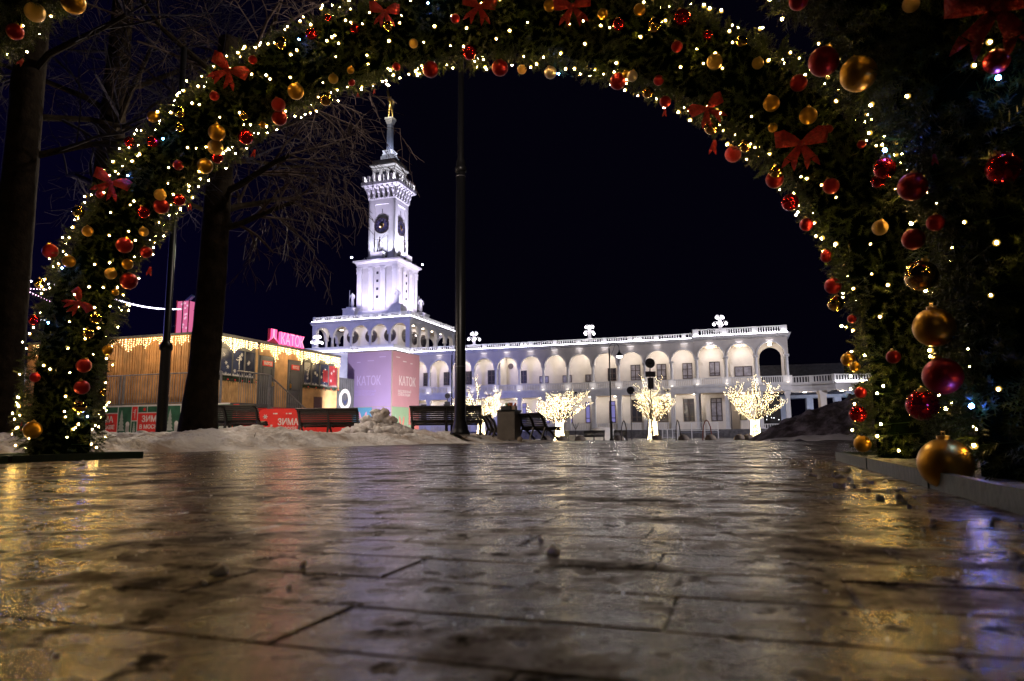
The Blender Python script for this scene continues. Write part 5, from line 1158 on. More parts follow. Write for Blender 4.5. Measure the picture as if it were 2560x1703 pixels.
# ------------------------------------------------------------------ big printed cube
cube = thing('poster_cube', 'tall printed cube, lilac on its left face and salmon pink on its right', 'advertising cube', (-6.10, 35.0, -.2), -.40)
# local: corner at origin, left face along -x, right face along +y
M_LIL = mat('print_lilac', (.33, .25, .52), .55, var=.05, scale=1); M_SAL = mat('print_salmon', (.50, .25, .28), .55, var=.05, scale=1); M_CYAN = mat('print_cyan', (.10, .30, .52), .55, var=.05, scale=1); M_SAGE = mat('print_sage', (.27, .40, .24), .55, var=.06, scale=1)
M_LILP = mat('print_pale_lilac', (.46, .38, .72), .55); M_ORNG = mat('print_coral', (.66, .20, .17), .55); M_PINKP = mat('print_pink', (.62, .32, .52), .55); M_TAN = mat('cube_edge', (.34, .28, .26), .5); M_SALP = mat('print_pale_salmon', (.72, .60, .60), .55)
Wc, Dc, Hc = 2.75, 2.70, 4.75
MB().box(-Wc, 0, 0.0, Dc, 0, Hc).build('frame', M_TAN, cube)
def lp(x0, x1, z0, z1, m): return MB().box(x0, x1, -.012, .0, z0, z1).build('print_panel', m, cube)
def rp(y0, y1, z0, z1, m): return MB().box(0, .012, y0, y1, z0, z1).build('print_panel', m, cube)
zs_ = 1.86; za_ = .95
lp(-Wc+.03, -.05, zs_+.03, Hc-.04, M_LIL); lp(-Wc+.03, -1.18, .05, zs_, M_CYAN); lp(-1.15, -.05, za_+.03, zs_, M_LIL); lp(-1.15, -.62, .05, za_, M_CYAN); lp(-.59, -.05, .05, za_, M_LIL)
rp(.05, Dc-.03, zs_+.03, Hc-.04, M_SAL); rp(.05, 1.62, .05, zs_, M_SAGE); rp(1.65, Dc-.03, za_+.03, zs_, M_ORNG); rp(1.65, 2.2, .05, za_, M_SAGE); rp(2.23, Dc-.03, .05, za_, M_ORNG)
for (x, d, mm) in ((-1.36, (1, 0, 0), M_LILP),):
    text('lettering', 'КАТОК', .66, (-1.40, -.018, 3.0), (1, 0, 0), M_LILP, cube, .002, 'CENTER', .01, .66)
    text('lettering', 'ВХОД СВОБОДНЫЙ\nПО РЕГИСТРАЦИИ', .17, (-2.25, -.018, 2.62), (1, 0, 0), mat('print_mid_lilac', (.36, .28, .64), .55), cube, .002, 'LEFT', .006, .78)
    text('lettering', 'ЗИМА', .34, (-.60, -.018, 1.46), (1, 0, 0), M_LILP, cube, .002, 'CENTER', .01, .82); text('lettering', 'В МОСКВЕ', .21, (-.60, -.018, 1.20), (1, 0, 0), M_LILP, cube, .002, 'CENTER', .008, .80)
text('lettering', 'КАТОК', .66, (.018, 1.45, 3.0), (0, 1, 0), M_SALP, cube, .002, 'CENTER', .012, .74)
text('lettering', 'ВХОД СВОБОДНЫЙ\nПО РЕГИСТРАЦИИ', .18, (.018, .55, 2.62), (0, 1, 0), M_SALP, cube, .002, 'LEFT', .008, .72)
text('lettering', 'ЗИМА', .34, (.018, 2.17, 1.46), (0, 1, 0), M_SALP, cube, .002, 'CENTER', .01, .78); text('lettering', 'В МОСКВЕ', .20, (.018, 2.17, 1.20), (0, 1, 0), M_SALP, cube, .002, 'CENTER', .008, .78)
for (u0, u1, z) in ((.35, .7, 4.42), (1.0, 1.35, 4.25), (1.75, 1.95, 4.2)):
    MB().box(-u1*1.1, -u0*1.1, -.017, -.012, z-.02, z+.03).build('logo_print', M_LILP, cube); MB().box(.012, .017, u0, u1, z-.02, z+.03).build('logo_print', M_SALP, cube)
def fir_cube(parent, face, u, z, h, m):
    q = MB(); fir_print(q, 0, 0, h, 0)
    q.v = [((u+v[0], -.017, z+v[2]) if face == 'l' else (.017, u+v[0], z+v[2])) for v in q.v]; q.build('fir_print', m, parent)
fir_cube(cube, 'r', .35, .15, 1.45, mat('print_fir', (.42, .48, .40), .5)); fir_cube(cube, 'r', 1.5, .15, 1.1, mat('print_fir', (.42, .48, .40), .5)); fir_cube(cube, 'r', 1.95, .1, .8, mat('print_fir', (.42, .48, .40), .5)); fir_cube(cube, 'l', -2.4, .8, .9, M_LILP); fir_cube(cube, 'l', -1.0, .3, .6, M_LILP)
def hare(face, u, z, m1, m2):
    def blob(cx_, cz_, rx, rz, tilt, m, d):
        n = 14; pts = []
        for i in range(n):
            a = 2*PI*i/n; x_ = rx*math.cos(a); z_ = rz*math.sin(a); pts.append((cx_+x_*math.cos(tilt)-z_*math.sin(tilt), cz_+x_*math.sin(tilt)+z_*math.cos(tilt)))
        q = MB(); q.v = [((u+a, -d, z+b) if face == 'l' else (d, u+a, z+b)) for a, b in pts]; q.f = [tuple(range(n))]; q.build('hare_print', m, cube)
    blob(-.14, .95, .075, .36, .25, m1, .016); blob(.14, .95, .075, .36, -.25, m1, .016); blob(0, .46, .19, .24, 0, m2, .018); blob(0, .05, .17, .32, 0, m2, .017); blob(0, .2, .2, .08, 0, M_ORNG, .019)
hare('r', .95, .12, M_ORNG, M_SALP); hare('l', -1.72, .35, M_PINKP, M_LILP)
sb = thing('grey_container', 'grey container end with a round white emblem between kiosk and printed cube', 'container', W3(-18.6, 29.15, 0), -ANG)
MB().box(-2.4, 0, 0, 1.5, 0, 3.05).build('body', M_KG, sb)
for i in range(8): MB().box(0, .02, .05+i*.185, .13+i*.185, .1, 3.0).build('rib', M_KG, sb)
MB().archband(0, 0, .33, .52, -.02, .02, 20, 0, 2*PI).xf(Matrix.Translation((.03, .62, 2.0)) @ Matrix.Rotation(PI/2, 4, 'Z')).build('emblem', M_WHT, sb)
q = MB(); q.add([(.045, .35, 2.05), (.045, .62, 1.72), (.045, .9, 2.05), (.045, .62, 1.9)], [(0,1,3), (1,2,3)]); q.build('emblem_mark', mat('navy_print', (.03, .05, .15), .5), sb)
MB().archband(0, 0, .33, .52, -.02, .02, 10, 0, PI).xf(Matrix.Translation((.03, .62, .85)) @ Matrix.Rotation(PI/2, 4, 'Z')).build('emblem', M_WHT, sb)
MB().box(0, .03, 0, 1.5, 1.25, 1.30).build('rail', M_RAIL, sb)

# ------------------------------------------------------------------ far left: rink lights, lantern column
lt = thing('lantern_column', 'glowing pink snow patterned lantern column behind the kiosk', 'lantern', (*K(-.476, 34.5), 0), -.25)
MB().box(-.34, .34, -.34, .34, 4.0, 7.0).build('pink_panel', emis('pink_lantern', (.95, .20, .42), .75), lt)
rnd = random.Random(2); q = MB()
for i in range(24): flake(q, rnd.uniform(-.28, .28), rnd.uniform(4.1, 6.9), .07)
q.v = [(v[1], -.345, v[2]) for v in q.v]; q.build('snowflake_print', emis('lantern_flake', (1, .55, .75), 1.0), lt)
for x in (-.36, .36, 0): MB().box(x-.02, x+.02, -.38, -.34, 0, 7.05).build('frame', M_RED if x else M_BLACK, lt)
MB().box(-.3, .3, -.3, .3, 0, 4.0).build('shaft', M_BLACK, lt); q = MB(); q.obox((.1, 0, 7.2), (.8, 0, .6), (0, 1, 0), (-.6, 0, .8), .22, .1, .05); q.build('spotlight', mat('blue_case', (.10, .2, .4), .3), lt)
for (dx, z) in ((.45, 6.6), (-.5, 5.9)): MB().tube([(0, 0, z), (dx*2, 0, z-.1)], .02, 5).build('bracket', M_STEEL, lt)
def string(pa, pb, sag, n, lab, m=E_COLD, r=.028, g='light strings over the rink'):
    r_ = thing('string_lights', lab, 'string lights', group=g); pa, pb = Vector(pa), Vector(pb); pts = [pa.lerp(pb, i/14) - Vector((0, 0, sag*4*(i/14)*(1-i/14))) for i in range(15)]
    MB().tube(pts, .008, 4).build('wire', M_GREY, r_); me = MB().sphere((0, 0, 0), r, 6, 4).mesh('bulb', m)
    for i in range(n):
        q = (i+.5)/n; p_ = pa.lerp(pb, q) - Vector((0, 0, sag*4*q*(1-q)+r)); inst('bulb', me, r_, tuple(p_))
def zz(v, u, y): return .2 + y*((1001.5-.0078*(u-1178)) - v)/1592
def pt(u, v, y): return (y*(u-1180)/1608, y, zz(v, u, y))
string(pt(240, 684, 30), pt(398, 708, 30), .15, 40, 'dense cold white light string running right from the arch to the black post')
string(pt(-40, 622, 30), pt(130, 652, 30), .1, 12, 'upper cold light string at far left beside the trunk', E_COLD, .04)
string(pt(-40, 632, 30), pt(110, 700, 30), .02, 22, 'steep pinkish light string at far left', emis('pink_string', (1, .55, .8), 9), .022)
string(pt(-40, 655, 30), pt(110, 663, 30), .02, 20, 'nearly level pinkish light string at far left', emis('pink_string', (1, .55, .8), 9), .02)
string(pt(-40, 726, 30), pt(100, 735, 30), .05, 16, 'lower cold light string at far left', E_COLD, .04)
string(pt(-40, 768, 30), pt(100, 760, 30), .02, 2, 'unlit wire lowest at far left', M_GREY, .02)
bk = thing('rink_booth', 'white roofed booth glimpsed between the left trunk and the arch leg', 'booth', pt(28, 1000, 34)[:2]+(0,), -ANG)
MB().box(-1.2, 1.2, -.5, .5, 2.9, 3.6).build('roof', E_STRIP if False else M_STONE_W, bk); MB().box(-1.1, 1.1, -.4, .5, 0, 2.9).build('wall', M_KG, bk); MB().box(-1.1, 1.1, -.45, -.4, 0, 1.0).build('red_base', M_RED, bk); lamp('POINT', 'booth_lamp', (0, -1.2, 3.2), 60, (.9, .85, 1), bk, .2)

# ------------------------------------------------------------------ bare trees
M_TWIG = mat('pale_twigs', (.055, .040, .036), .8, spec=.1)
M_TWIGB = mat('twigs_blue_light_tint', (.022, .021, .034), .8, spec=.1)  # blue light and dimness put into the colour of these twigs
M_BARK.node_tree.nodes['Principled BSDF'].inputs['Specular IOR Level'].default_value = .08
def trunk_mesh(pts, rads, n=26, seed=0, flare=.0, cell=.055, m=M_BARK):
    """bark with real vertical ridges"""
    V = []; F = []; pts = [Vector(p) for p in pts]; L = [0]
    for a, b in zip(pts[:-1], pts[1:]): L.append(L[-1]+(b-a).length)
    rows = int(L[-1]/.10)+2
    for j in range(rows):
        d = L[-1]*j/(rows-1); i = max(k for k in range(len(L)-1) if L[k] <= d+1e-9); q = (d-L[i])/(L[i+1]-L[i]); c = pts[i].lerp(pts[i+1], q); r = rads[i]+(rads[i+1]-rads[i])*q
        for k in range(n):
            th = 2*PI*k/n; rr = r*(1+.05*noise.noise(Vector((math.cos(th)*2, math.sin(th)*2, c.z*.5+seed)))) + .018*abs(noise.noise(Vector((math.cos(th)*9*r/.4, math.sin(th)*9*r/.4, c.z*1.3+seed)))) + .012*noise.noise(Vector((math.cos(th)*22, math.sin(th)*22, c.z*3+seed)))
            V.append((c.x+rr*math.cos(th), c.y+rr*math.sin(th), c.z))
    for j in range(rows-1):
        for k in range(n): F.append((j*n+k, j*n+(k+1) % n, (j+1)*n+(k+1) % n, (j+1)*n+k))
    return npmesh('trunk', V, F, m, True)
def crown(parent, rnd, starts, depth, L0, r0, droop=.0, spread=.75, kids=(3, 3, 3, 3, 2), minr=.006, tm=None):
    """starts: (point, direction). main limbs are parts, finer wood one mass of twigs"""
    tw_ = MB(); 
    def grow(p, d, L, r, lv):
        n = 4 if lv < 3 else 3; pts = [p]; rad = [r]
        for i in range(n):
            d = (d + Vector((rnd.gauss(0, .13), rnd.gauss(0, .13), rnd.gauss(0, .10) - droop*.05*lv))).normalized(); p = p + d*(L/n); pts.append(p); rad.append(max(minr, r*(1-.45*(i+1)/n)))
        if lv == 0: MB().tube([tuple(q) for q in pts], rad, 8).build('branch', M_BARK, parent)
        else: tw_.tube([tuple(q) for q in pts], rad, 5 if lv < 2 else 3, False)
        if lv < depth:
            for i in range(kids[lv]):
                j = rnd.randint(1, n); side = Vector((rnd.gauss(0, 1), rnd.gauss(0, 1), rnd.gauss(0, .6))); side = (side - d*side.dot(d)).normalized()
                grow(pts[j], (d*.8 + side*spread).normalized(), L*rnd.uniform(.5, .8), max(minr, rad[j]*.55), lv+1)
    for p, d, L, r in starts: grow(Vector(p), Vector(d).normalized(), L, r, 0)
    tw_.build('twigs', tm or M_TWIG, parent, kind='stuff')
bt = thing('bare_tree', 'thick bare tree trunk standing before the kiosk, branches spreading right', 'tree', (*K(-.4515, 14.5), 0.05))
inst('trunk', trunk_mesh([(-.02, 0, -.1), (0, 0, .35), (.05, 0, 1.5), (.11, 0, 3.0), (.17, 0, 6), (.25, 0, 9)], [.47, .38, .30, .285, .265, .23], 40, 1), bt)
rnd = random.Random(21)
crown(bt, rnd, [((.2, 0, 4.6), (.9, .1, .45), 1.7, .08), ((.22, 0, 5.4), (1, -.1, .35), 1.9, .08), ((.24, .1, 6.2), (.95, .3, .6), 1.9, .08), ((.2, 0, 5.0), (.7, .8, .5), 2.2, .08), ((.3, 0, 7.2), (.9, -.2, .35), 2.0, .08),
  ((.3, 0, 6.8), (-.7, .3, .6), 2.4, .08), ((.33, 0, 7.8), (-.6, -.3, .7), 2.4, .08), ((.3, 0, 7.6), (.3, .5, .9), 2.6, .10)], 4, 2.4, .09, droop=.9, kids=(6, 4, 3, 3))
b2 = thing('bare_tree', 'dark bare tree with twigs tinted as blue lit behind the left shoulder of the arch', 'tree', (*K(-.615, 17.5), 0))
inst('trunk', trunk_mesh([(0, 0, -.1), (0, 0, 3), (.1, 0, 7), (.2, 0, 12)], [.46, .38, .33, .25], 30, 5), b2)
rnd = random.Random(5); crown(b2, rnd, [((.1, 0, 6.0+i*.7), (math.cos(a), math.sin(a), .55), 2.8, .09) for i, a in enumerate((0, 2.5, 1.0, -.6, 3.4, .4, 5.4, 1.7))], 4, 2.6, .09, tm=M_TWIGB, kids=(5, 4, 3, 2))
b3 = thing('bare_tree', 'dark bare trunk along the left edge of the picture', 'tree', (*K(-.7385, 12.0), 0.05))
inst('trunk', trunk_mesh([(0, 0, -.1), (0, 0, .3), (-.02, 0, 3), (-.05, 0, 8), (0, 0, 11)], [.36, .31, .28, .25, .2], 34, 9), b3)
rnd = random.Random(8); crown(b3, rnd, [((0, 0, 5.2+i*.8), (math.cos(a), math.sin(a), .5), 2.3, .07) for i, a in enumerate((.3, 1.2, -.5, 2.6))], 3, 2.3, .07, tm=M_TWIGB, kids=(5, 4, 3))
b4 = thing('bare_tree', 'distant bare tree showing twigs tinted as blue lit above the arch between the trunks', 'tree', (*K(-.452, 24.0), 0))
inst('trunk', trunk_mesh([(0, 0, -.1), (.12, 0, 5), (.3, 0, 9), (.4, 0, 15)], [.32, .28, .24, .18], 24, 3), b4)
rnd = random.Random(15); crown(b4, rnd, [((.4, 0, 8.0+i*.7), (math.cos(a), math.sin(a), .5), 3.2, .10) for i, a in enumerate((3.1, 2.2, 3.6, .8, -.7, 2.7, 4.4, 3.2))], 4, 3.2, .10, tm=M_TWIGB, kids=(5, 4, 3, 2))
# twig with a dead spray sticking out of the snow
q = thing('dead_stalk', 'single thin dark stalk sticking out of the snow', 'stalk', (*K(-.372, 12.0), .12)); MB().tube([(0, 0, 0), (.03, 0, .12), (.05, 0, .17)], [.006, .005, .002], 4).build('stem', M_BARK, q)
# ------------------------------------------------------------------ fir garland arches
AS, AD1, AA, AZ, AB, AN, AR, AD2 = -2.566, 4.946, 3.607, 0.598, 3.029, 2.04, 0.38, 2.898
BAUBLES = "1,gm,-2.829,4.146,3.004,.073,.39;1,gg,-3.039,4.101,2.907,.06,.374;1,rm,-3.209,4.171,2.818,.051,.358;0,gm,-2.617,5.852,2.891,.073,.362;0,gg,-2.673,5.962,2.801,.068,.352;0,rs,-2.701,6.077,2.75,.052,.347;0,gm,-2.813,6.087,2.676,.07,.336;0,rm,-3.015,5.997,2.649,.046,.322;0,gs,-2.919,5.782,3.047,.052,.35;0,gs,-2.932,5.822,2.925,.042,.344;0,gm,-3.216,5.892,3.063,.05,.331;0,rs,-3.455,5.967,2.86,.047,.308;0,rs,-3.199,5.882,2.821,.049,.322;0,rs,-2.407,5.977,2.903,.067,.375;0,gs,-2.36,5.792,3.02,.042,.386;0,rm,-2.583,5.692,3.154,.041,.377;0,rs,-2.556,5.657,3.326,.045,.385;0,rm,-2.204,5.547,3.405,.037,.411;0,gg,-3.227,6.117,2.415,.053,.295;0,rm,-3.249,6.192,2.329,.07,.287;0,rs,-3.123,6.267,2.417,.054,.298;0,rs,-3.389,6.157,2.263,.055,.276;0,rm,-3.743,6.057,2.402,.037,.267;0,gs,-3.979,6.137,2.265,.052,.246;0,gm,-3.863,6.112,2.072,.048,.239;0,gg,-3.442,6.277,2.113,.044,.26;0,rm,-3.591,6.237,1.973,.073,.243;0,rm,-3.502,6.452,1.965,.055,.243;0,rm,-4.323,6.307,1.94,.068,.211;0,rs,-1.504,5.322,3.642,.028,.464;0,rs,-1.654,5.362,3.525,.045,.453;0,rs,-1.268,5.257,3.505,.037,.48;0,gs,-1.93,5.447,3.494,.053,.433;0,gm,-1.347,5.482,3.268,.031,.468;0,gg,-1.512,5.557,3.232,.042,.455;0,gm,-1.857,5.642,3.164,.069,.428;0,rg,-2.038,5.742,3.093,.06,.411;0,rm,-2.074,5.882,3.038,.066,.404;0,gs,-1.635,5.777,3.162,.059,.44;0,rm,-2.204,5.552,3.409,.031,.411;0,rm,-0.95,5.427,3.264,.034,.496;0,rm,-1.368,5.617,3.229,.03,.463;0,gs,-0.976,5.172,3.47,.042,.501;0,gg,-0.777,5.207,3.339,.037,.513;0,rm,-0.662,5.412,3.229,.067,.517;0,rm,-0.422,4.997,3.417,.036,.542;0,rs,-0.322,5.152,3.226,.057,.547;0,gm,-2.239,5.927,2.996,.029,.39;0,rm,-0.081,5.257,3.151,.066,.562;0,gg,.097,5.252,3.133,.037,.575;0,pm,.322,5.157,3.052,.049,.594;0,gm,.297,4.722,3.339,.045,.597;0,gm,.67,4.602,3.189,.038,.627;0,rs,.776,4.572,3.089,.043,.637;0,gm,.916,4.512,3.161,.042,.645;0,gs,1.014,4.477,3.019,.051,.657;0,rs,1.188,4.417,3.04,.056,.668;0,rs,1.348,4.372,2.881,.031,.684;0,rm,1.153,4.452,2.845,.039,.673;0,gg,1.379,4.362,2.681,.052,.696;0,rm,.806,4.862,2.814,.061,.643;0,pm,.893,4.747,2.793,.04,.652;0,gm,.854,4.772,2.82,.029,.648;0,rm,1.062,4.642,2.701,.037,.67;0,gs,1.016,4.807,2.697,.042,.663;0,rm,1.136,4.782,2.611,.042,.675;0,rg,1.612,4.782,2.203,.058,.729;0,gs,1.425,4.652,2.352,.053,.711;0,gg,1.635,4.271,2.616,.038,.714;0,gs,1.55,4.317,2.794,.039,.701;0,rm,1.862,4.196,2.436,.054,.737;0,gm,1.704,4.261,2.329,.052,.734;0,gm,1.9,4.176,2.202,.055,.754;0,gm,1.723,4.312,2.187,.03,.744;0,rg,2.011,4.151,2.101,.027,.765;0,gs,1.615,4.532,2.156,.042,.737;0,gs,1.781,4.442,1.932,.047,.762;0,rm,1.785,4.487,1.898,.059,.763;0,rs,1.879,4.487,1.737,.056,.781;0,rm,2.017,4.186,1.738,.05,.79;0,rm,1.966,4.457,1.573,.044,.799;0,rm,2.056,4.402,1.352,.032,.821;0,rm,2.189,4.111,1.98,.025,.781;1,rm,1.272,2.626,1.69,.059,.787;1,gm,1.32,2.461,1.546,.066,.801;1,rm,1.151,2.546,1.904,.037,.763;1,gg,1.406,2.241,1.684,.028,.797;1,rm,1.601,2.131,1.406,.039,.825;1,rs,1.473,2.606,1.229,.042,.832;1,rs,1.479,2.671,1.2,.018,.836;1,rm,1.469,2.431,1.088,.051,.847;1,rs,1.604,2.156,1.047,.052,.854;1,rm,1.509,2.381,.936,.03,.862;1,rm,1.515,2.531,.919,.04,.862;1,gg,1.47,2.671,1.007,.03,.854;0,rm,2.059,4.407,1.335,.035,.822;0,rm,2.101,4.432,1.149,.053,.841;0,gs,2.136,4.487,1.042,.051,.85;0,rm,2.156,4.327,.913,.027,.864;0,gm,2.171,4.447,.666,.044,.886;0,gm,2.17,4.362,.611,.033,.891;0,rm,2.173,4.322,.446,.036,.922;0,rs,2.161,4.352,.314,.052,.949;0,gm,2.163,4.327,.129,.051,.984;1,gs,1.514,2.501,.772,.057,.876;1,gm,1.507,2.441,.569,.069,.898;1,rm,1.509,2.421,.393,.064,.933;1,rs,1.551,2.626,.3,.058,.951;1,gm,1.497,2.431,.09,.087,.993;1,rm,1.475,2.661,.488,.021,.914;0,gm,-4.046,6.162,1.804,.056,.212;0,gm,-3.624,6.367,1.825,.05,.228;0,gg,-3.738,6.302,1.72,.053,.217;0,rm,-3.656,6.462,1.685,.079,.213;0,gm,-3.758,6.427,1.568,.034,.201;0,gs,-4.436,6.357,1.647,.046,.186;0,gs,-3.892,6.367,1.31,.053,.174;0,rs,-4.395,6.272,1.281,.048,.162;0,gs,-3.947,6.367,1.167,.05,.161;0,gm,-3.881,6.583,1.037,.048,.15;0,rm,-3.979,6.392,.869,.066,.132;0,rm,-3.989,6.402,.668,.066,.114;0,gs,-3.924,6.623,.636,.035,.112;0,rm,-4.332,6.257,.751,.044,.12;0,gs,-3.997,6.402,.486,.06,.086;0,gm,-4.301,6.242,.278,.076,.045"
def arch_line(d):
    th = np.linspace(0, np.pi, 121); c, s = np.cos(th), np.sin(th)
    S = -AA*np.sign(c)*np.abs(c)**(2/AN); Z = AZ + AB*s**(2/AN); lz = np.linspace(0.04, AZ, 14)[:-1]
    S = np.concatenate([-AA+0*lz, S, AA+0*lz]); Z = np.concatenate([lz, Z, lz[::-1]])
    P = np.stack([(AS+S)*CA + d*SA, -(AS+S)*SA + d*CA, Z], 1)
    L = np.concatenate([[0], np.cumsum(np.linalg.norm(np.diff(P, axis=0), axis=1))]); return P, L
def arch_frame(P, L, q):
    """centre, tangent, two normals at arc lengths q"""
    C = np.stack([np.interp(q, L, P[:, k]) for k in range(3)], 1)
    D = np.stack([np.interp(q+.02, L, P[:, k]) for k in range(3)], 1) - np.stack([np.interp(q-.02, L, P[:, k]) for k in range(3)], 1)
    D /= np.maximum(np.linalg.norm(D, axis=1), 1e-9)[:, None]
    A = np.tile(np.array([SA, CA, 0.0]), (len(q), 1)); A -= D*(A*D).sum(1)[:, None]; B = np.cross(D, A)
    return C, D, A, B
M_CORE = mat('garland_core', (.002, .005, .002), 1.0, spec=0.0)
def needle_mat(name, c1, c2):
    m = mat(name, c1, .5, col2=c2, scale=5.0); b = m.node_tree.nodes['Principled BSDF']; b.inputs['Specular IOR Level'].default_value = .25
    return m
M_N1 = needle_mat('garland_needles', (.007, .016, .002), (.052, .080, .005))
def garland_mesh(name, P, L, nspr, seed, w, nn=24, ln=.034):
    r = np.random.RandomState(seed); q = r.uniform(0.02, L[-1]-.02, nspr); ph = r.uniform(0, 2*np.pi, nspr)
    C, D, A, B = arch_frame(P, L, q); O = A*np.cos(ph)[:, None] + B*np.sin(ph)[:, None]
    wob = .035*np.sin(q*5.1+1.7*np.cos(ph)) + .03*np.sin(q*11.3+2*ph)
    nz = np.array([noise.noise(Vector(p)*9.0) for p in (C+O*.3).tolist()]) + .5*np.array([noise.noise(Vector(p)*22.0) for p in (C+O*.3).tolist()])
    keep = nz > -.50; C, D, A, B, O, q, ph, nz, wob = [v[keep] for v in (C, D, A, B, O, q, ph, nz, wob)]; nspr = int(keep.sum())
    base = C + O*(.262 + wob*.6 + .085*nz + r.uniform(-.02, .02, nspr))[:, None]
    T = D*r.normal(0, .6, nspr)[:, None] + np.cross(O, D)*r.normal(0, .6, nspr)[:, None]
    dr = O*.85 + T; dr[:, 2] -= .12; dr /= np.linalg.norm(dr, axis=1)[:, None]; SL = r.uniform(.07, .13, nspr)
    s_ = np.cross(dr, r.normal(size=(nspr, 3))); s_ /= np.linalg.norm(s_, axis=1)[:, None]; u_ = np.cross(dr, s_)
    V = np.zeros((nspr, nn, 3, 3), np.float32)
    for k in range(nn):
        f = (k+.5)/nn; an = k*2.399 + r.uniform(0, .6, nspr); side = s_*np.cos(an)[:, None] + u_*np.sin(an)[:, None]
        p = base + dr*(SL*f)[:, None]; tip = p + (side*.8 + dr*.75)*(ln*(1.1-.5*f)*r.uniform(.75, 1.2, nspr))[:, None]
        wd = np.cross(side, dr); wd = wd/np.linalg.norm(wd, axis=1)[:, None]*w
        V[:, k, 0] = p-wd; V[:, k, 1] = p+wd; V[:, k, 2] = tip
    V = V.reshape(-1, 3); F = np.arange(len(V)).reshape(-1, 3); return npmesh(name, V, F, M_N1)
def ordn(n): return ['first', 'second', 'third', 'fourth', 'fifth', 'sixth', 'seventh', 'eighth', 'ninth', 'tenth', 'eleventh', 'twelfth', 'thirteenth'][n]
FIN = dict(gm=('matte gold', (.50, .27, .03), .36, .92), gg=('glittery gold', (.70, .42, .10), .30, .9), gs=('glossy gold', (.80, .50, .14), .10, 1.0), rm=('matte red', (.30, .008, .014), .38, .65), rs=('glossy red', (.50, .012, .018), .10, .8), rg=('glittery red', (.50, .03, .03), .32, .8), pm=('pearly silver', (.62, .50, .46), .3, .7))
BM = {}
for k, (nm, c, ro, me_) in FIN.items():
    m = mat('bauble_'+nm.replace(' ', '_'), c, ro, me_, bump=(1.0 if k in ('gg', 'rg') else 0), bscale=260)
    BM[k] = (MB().sphere((0, 0, 0), 1.0, 24, 14).mesh('ball', m, True))
cap_me = MB().lathe([(.24, .94), (.24, 1.10), (.12, 1.12)], n=10).tube([(0, -.1, 1.12), (0, -.1, 1.26), (0, .1, 1.26), (0, .1, 1.12)], .03, 4).mesh('cap', M_GOLD)
bulb_me = MB().sphere((0, 0, 0), .0066, 6, 4, 1.3).mesh('bulb', E_BULB); bhalo_me = MB().lathe([(.004, -.016), (.012, -.012), (.0135, -.004), (.010, -.002)], n=8).mesh('bulb_halo', E_HALO); bulb_big = MB().sphere((0, 0, 0), .0066, 6, 4, 1.3).mesh('bulb', E_BULBN)  # glowing amber ring behind each bulb stands in for its yellow halo
arch_data = []
for ai, (d, nspr, w, lab, nb) in enumerate(((AD1, 12000, .0030, 'complete fir garland arch with lights, farther of the two', 700), (AD2, 16000, .0026, 'nearer fir garland arch, cropped by the right and top edges', 300))):
    P, L = arch_line(d); arch_data.append((P, L)); a = thing('garland_arch', lab, 'arch', group='fir garland arches over the path')
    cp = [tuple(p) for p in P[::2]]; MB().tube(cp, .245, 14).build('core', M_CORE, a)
    inst('fir_needles', garland_mesh('fir_needles', P, L, nspr, 5+ai, w, 24 if ai == 0 else 26, .034 if ai == 0 else .042), a, kind='stuff')
    # string of warm lights wound round the garland
    s_ = thing('string_lights', 'warm light string wound round the %s garland arch' % ('farther' if ai == 0 else 'nearer'), 'string lights')
    r = np.random.RandomState(60+ai); q = np.sort(r.uniform(.05, L[-1]-.05, nb)); ph = np.cumsum(r.uniform(1.4, 3.2, nb))
    C, D, A, B = arch_frame(P, L, q); O = A*np.cos(ph)[:, None] + B*np.sin(ph)[:, None]; X = C + O*(.372 + r.uniform(-.035, .02, nb))[:, None]
    cam_ = np.array([0, 0, .2]); vd = X-cam_; yy = vd[:, 1]; facing = ((C-X)*vd).sum(1) > -.02; inv = facing & (yy > .3) & (np.abs(vd[:, 0]) < .78*yy) & (vd[:, 2] < .72*yy)
    order = np.argsort(~inv, kind='stable'); n_ind = min(300, int(inv.sum())); rest = MB()
    for j, i in enumerate(order):
        if j < n_ind:
            rot_ = Vector(O[i]*1.0 + r.normal(0, .35, 3)).to_track_quat('Z', 'Y').to_euler(); k_ = r.uniform(.6, 1.15)
            b_ = inst('bulb', bulb_me if ai == 0 else bulb_big, s_, tuple(X[i]), tuple(rot_), k_*(1.0 if ai == 0 else .8)); inst('bulb_halo', bhalo_me, b_)
        else: rest.sphere(tuple(X[i]), .0072, 4, 3)
    rest.build('bulbs', E_BULB if ai == 0 else E_BULBN, s_, kind='stuff')
    wi = [tuple(C[i]+O[i]*.345) for i in range(nb)]; MB().tube(wi[::1], .0016, 3, False).build('wire', M_NEED, s_)
secs = {0: [(.12, 'left leg'), (.235, 'lower left side'), (.345, 'left shoulder'), (.50, 'left half of the crown'), (.61, 'crown right of centre'), (.71, 'right shoulder'), (.84, 'lower right side'), (1.1, 'right leg')],
        1: [(.5, 'top left corner'), (.83, 'upper right part'), (.88, 'right side at mid height'), (1.1, 'right foot')]}
items = []
for it in BAUBLES.split(';'):
    a, t, x, y, z, r, c = it.split(','); a = int(a); c = float(c); sec = next(n for lim, n in secs[a] if c < lim); items.append([a, t, float(x), float(y), float(z), float(r), c, sec])
cnt = {}
for i in items: cnt.setdefault((i[0], i[1], i[7]), []).append(i)
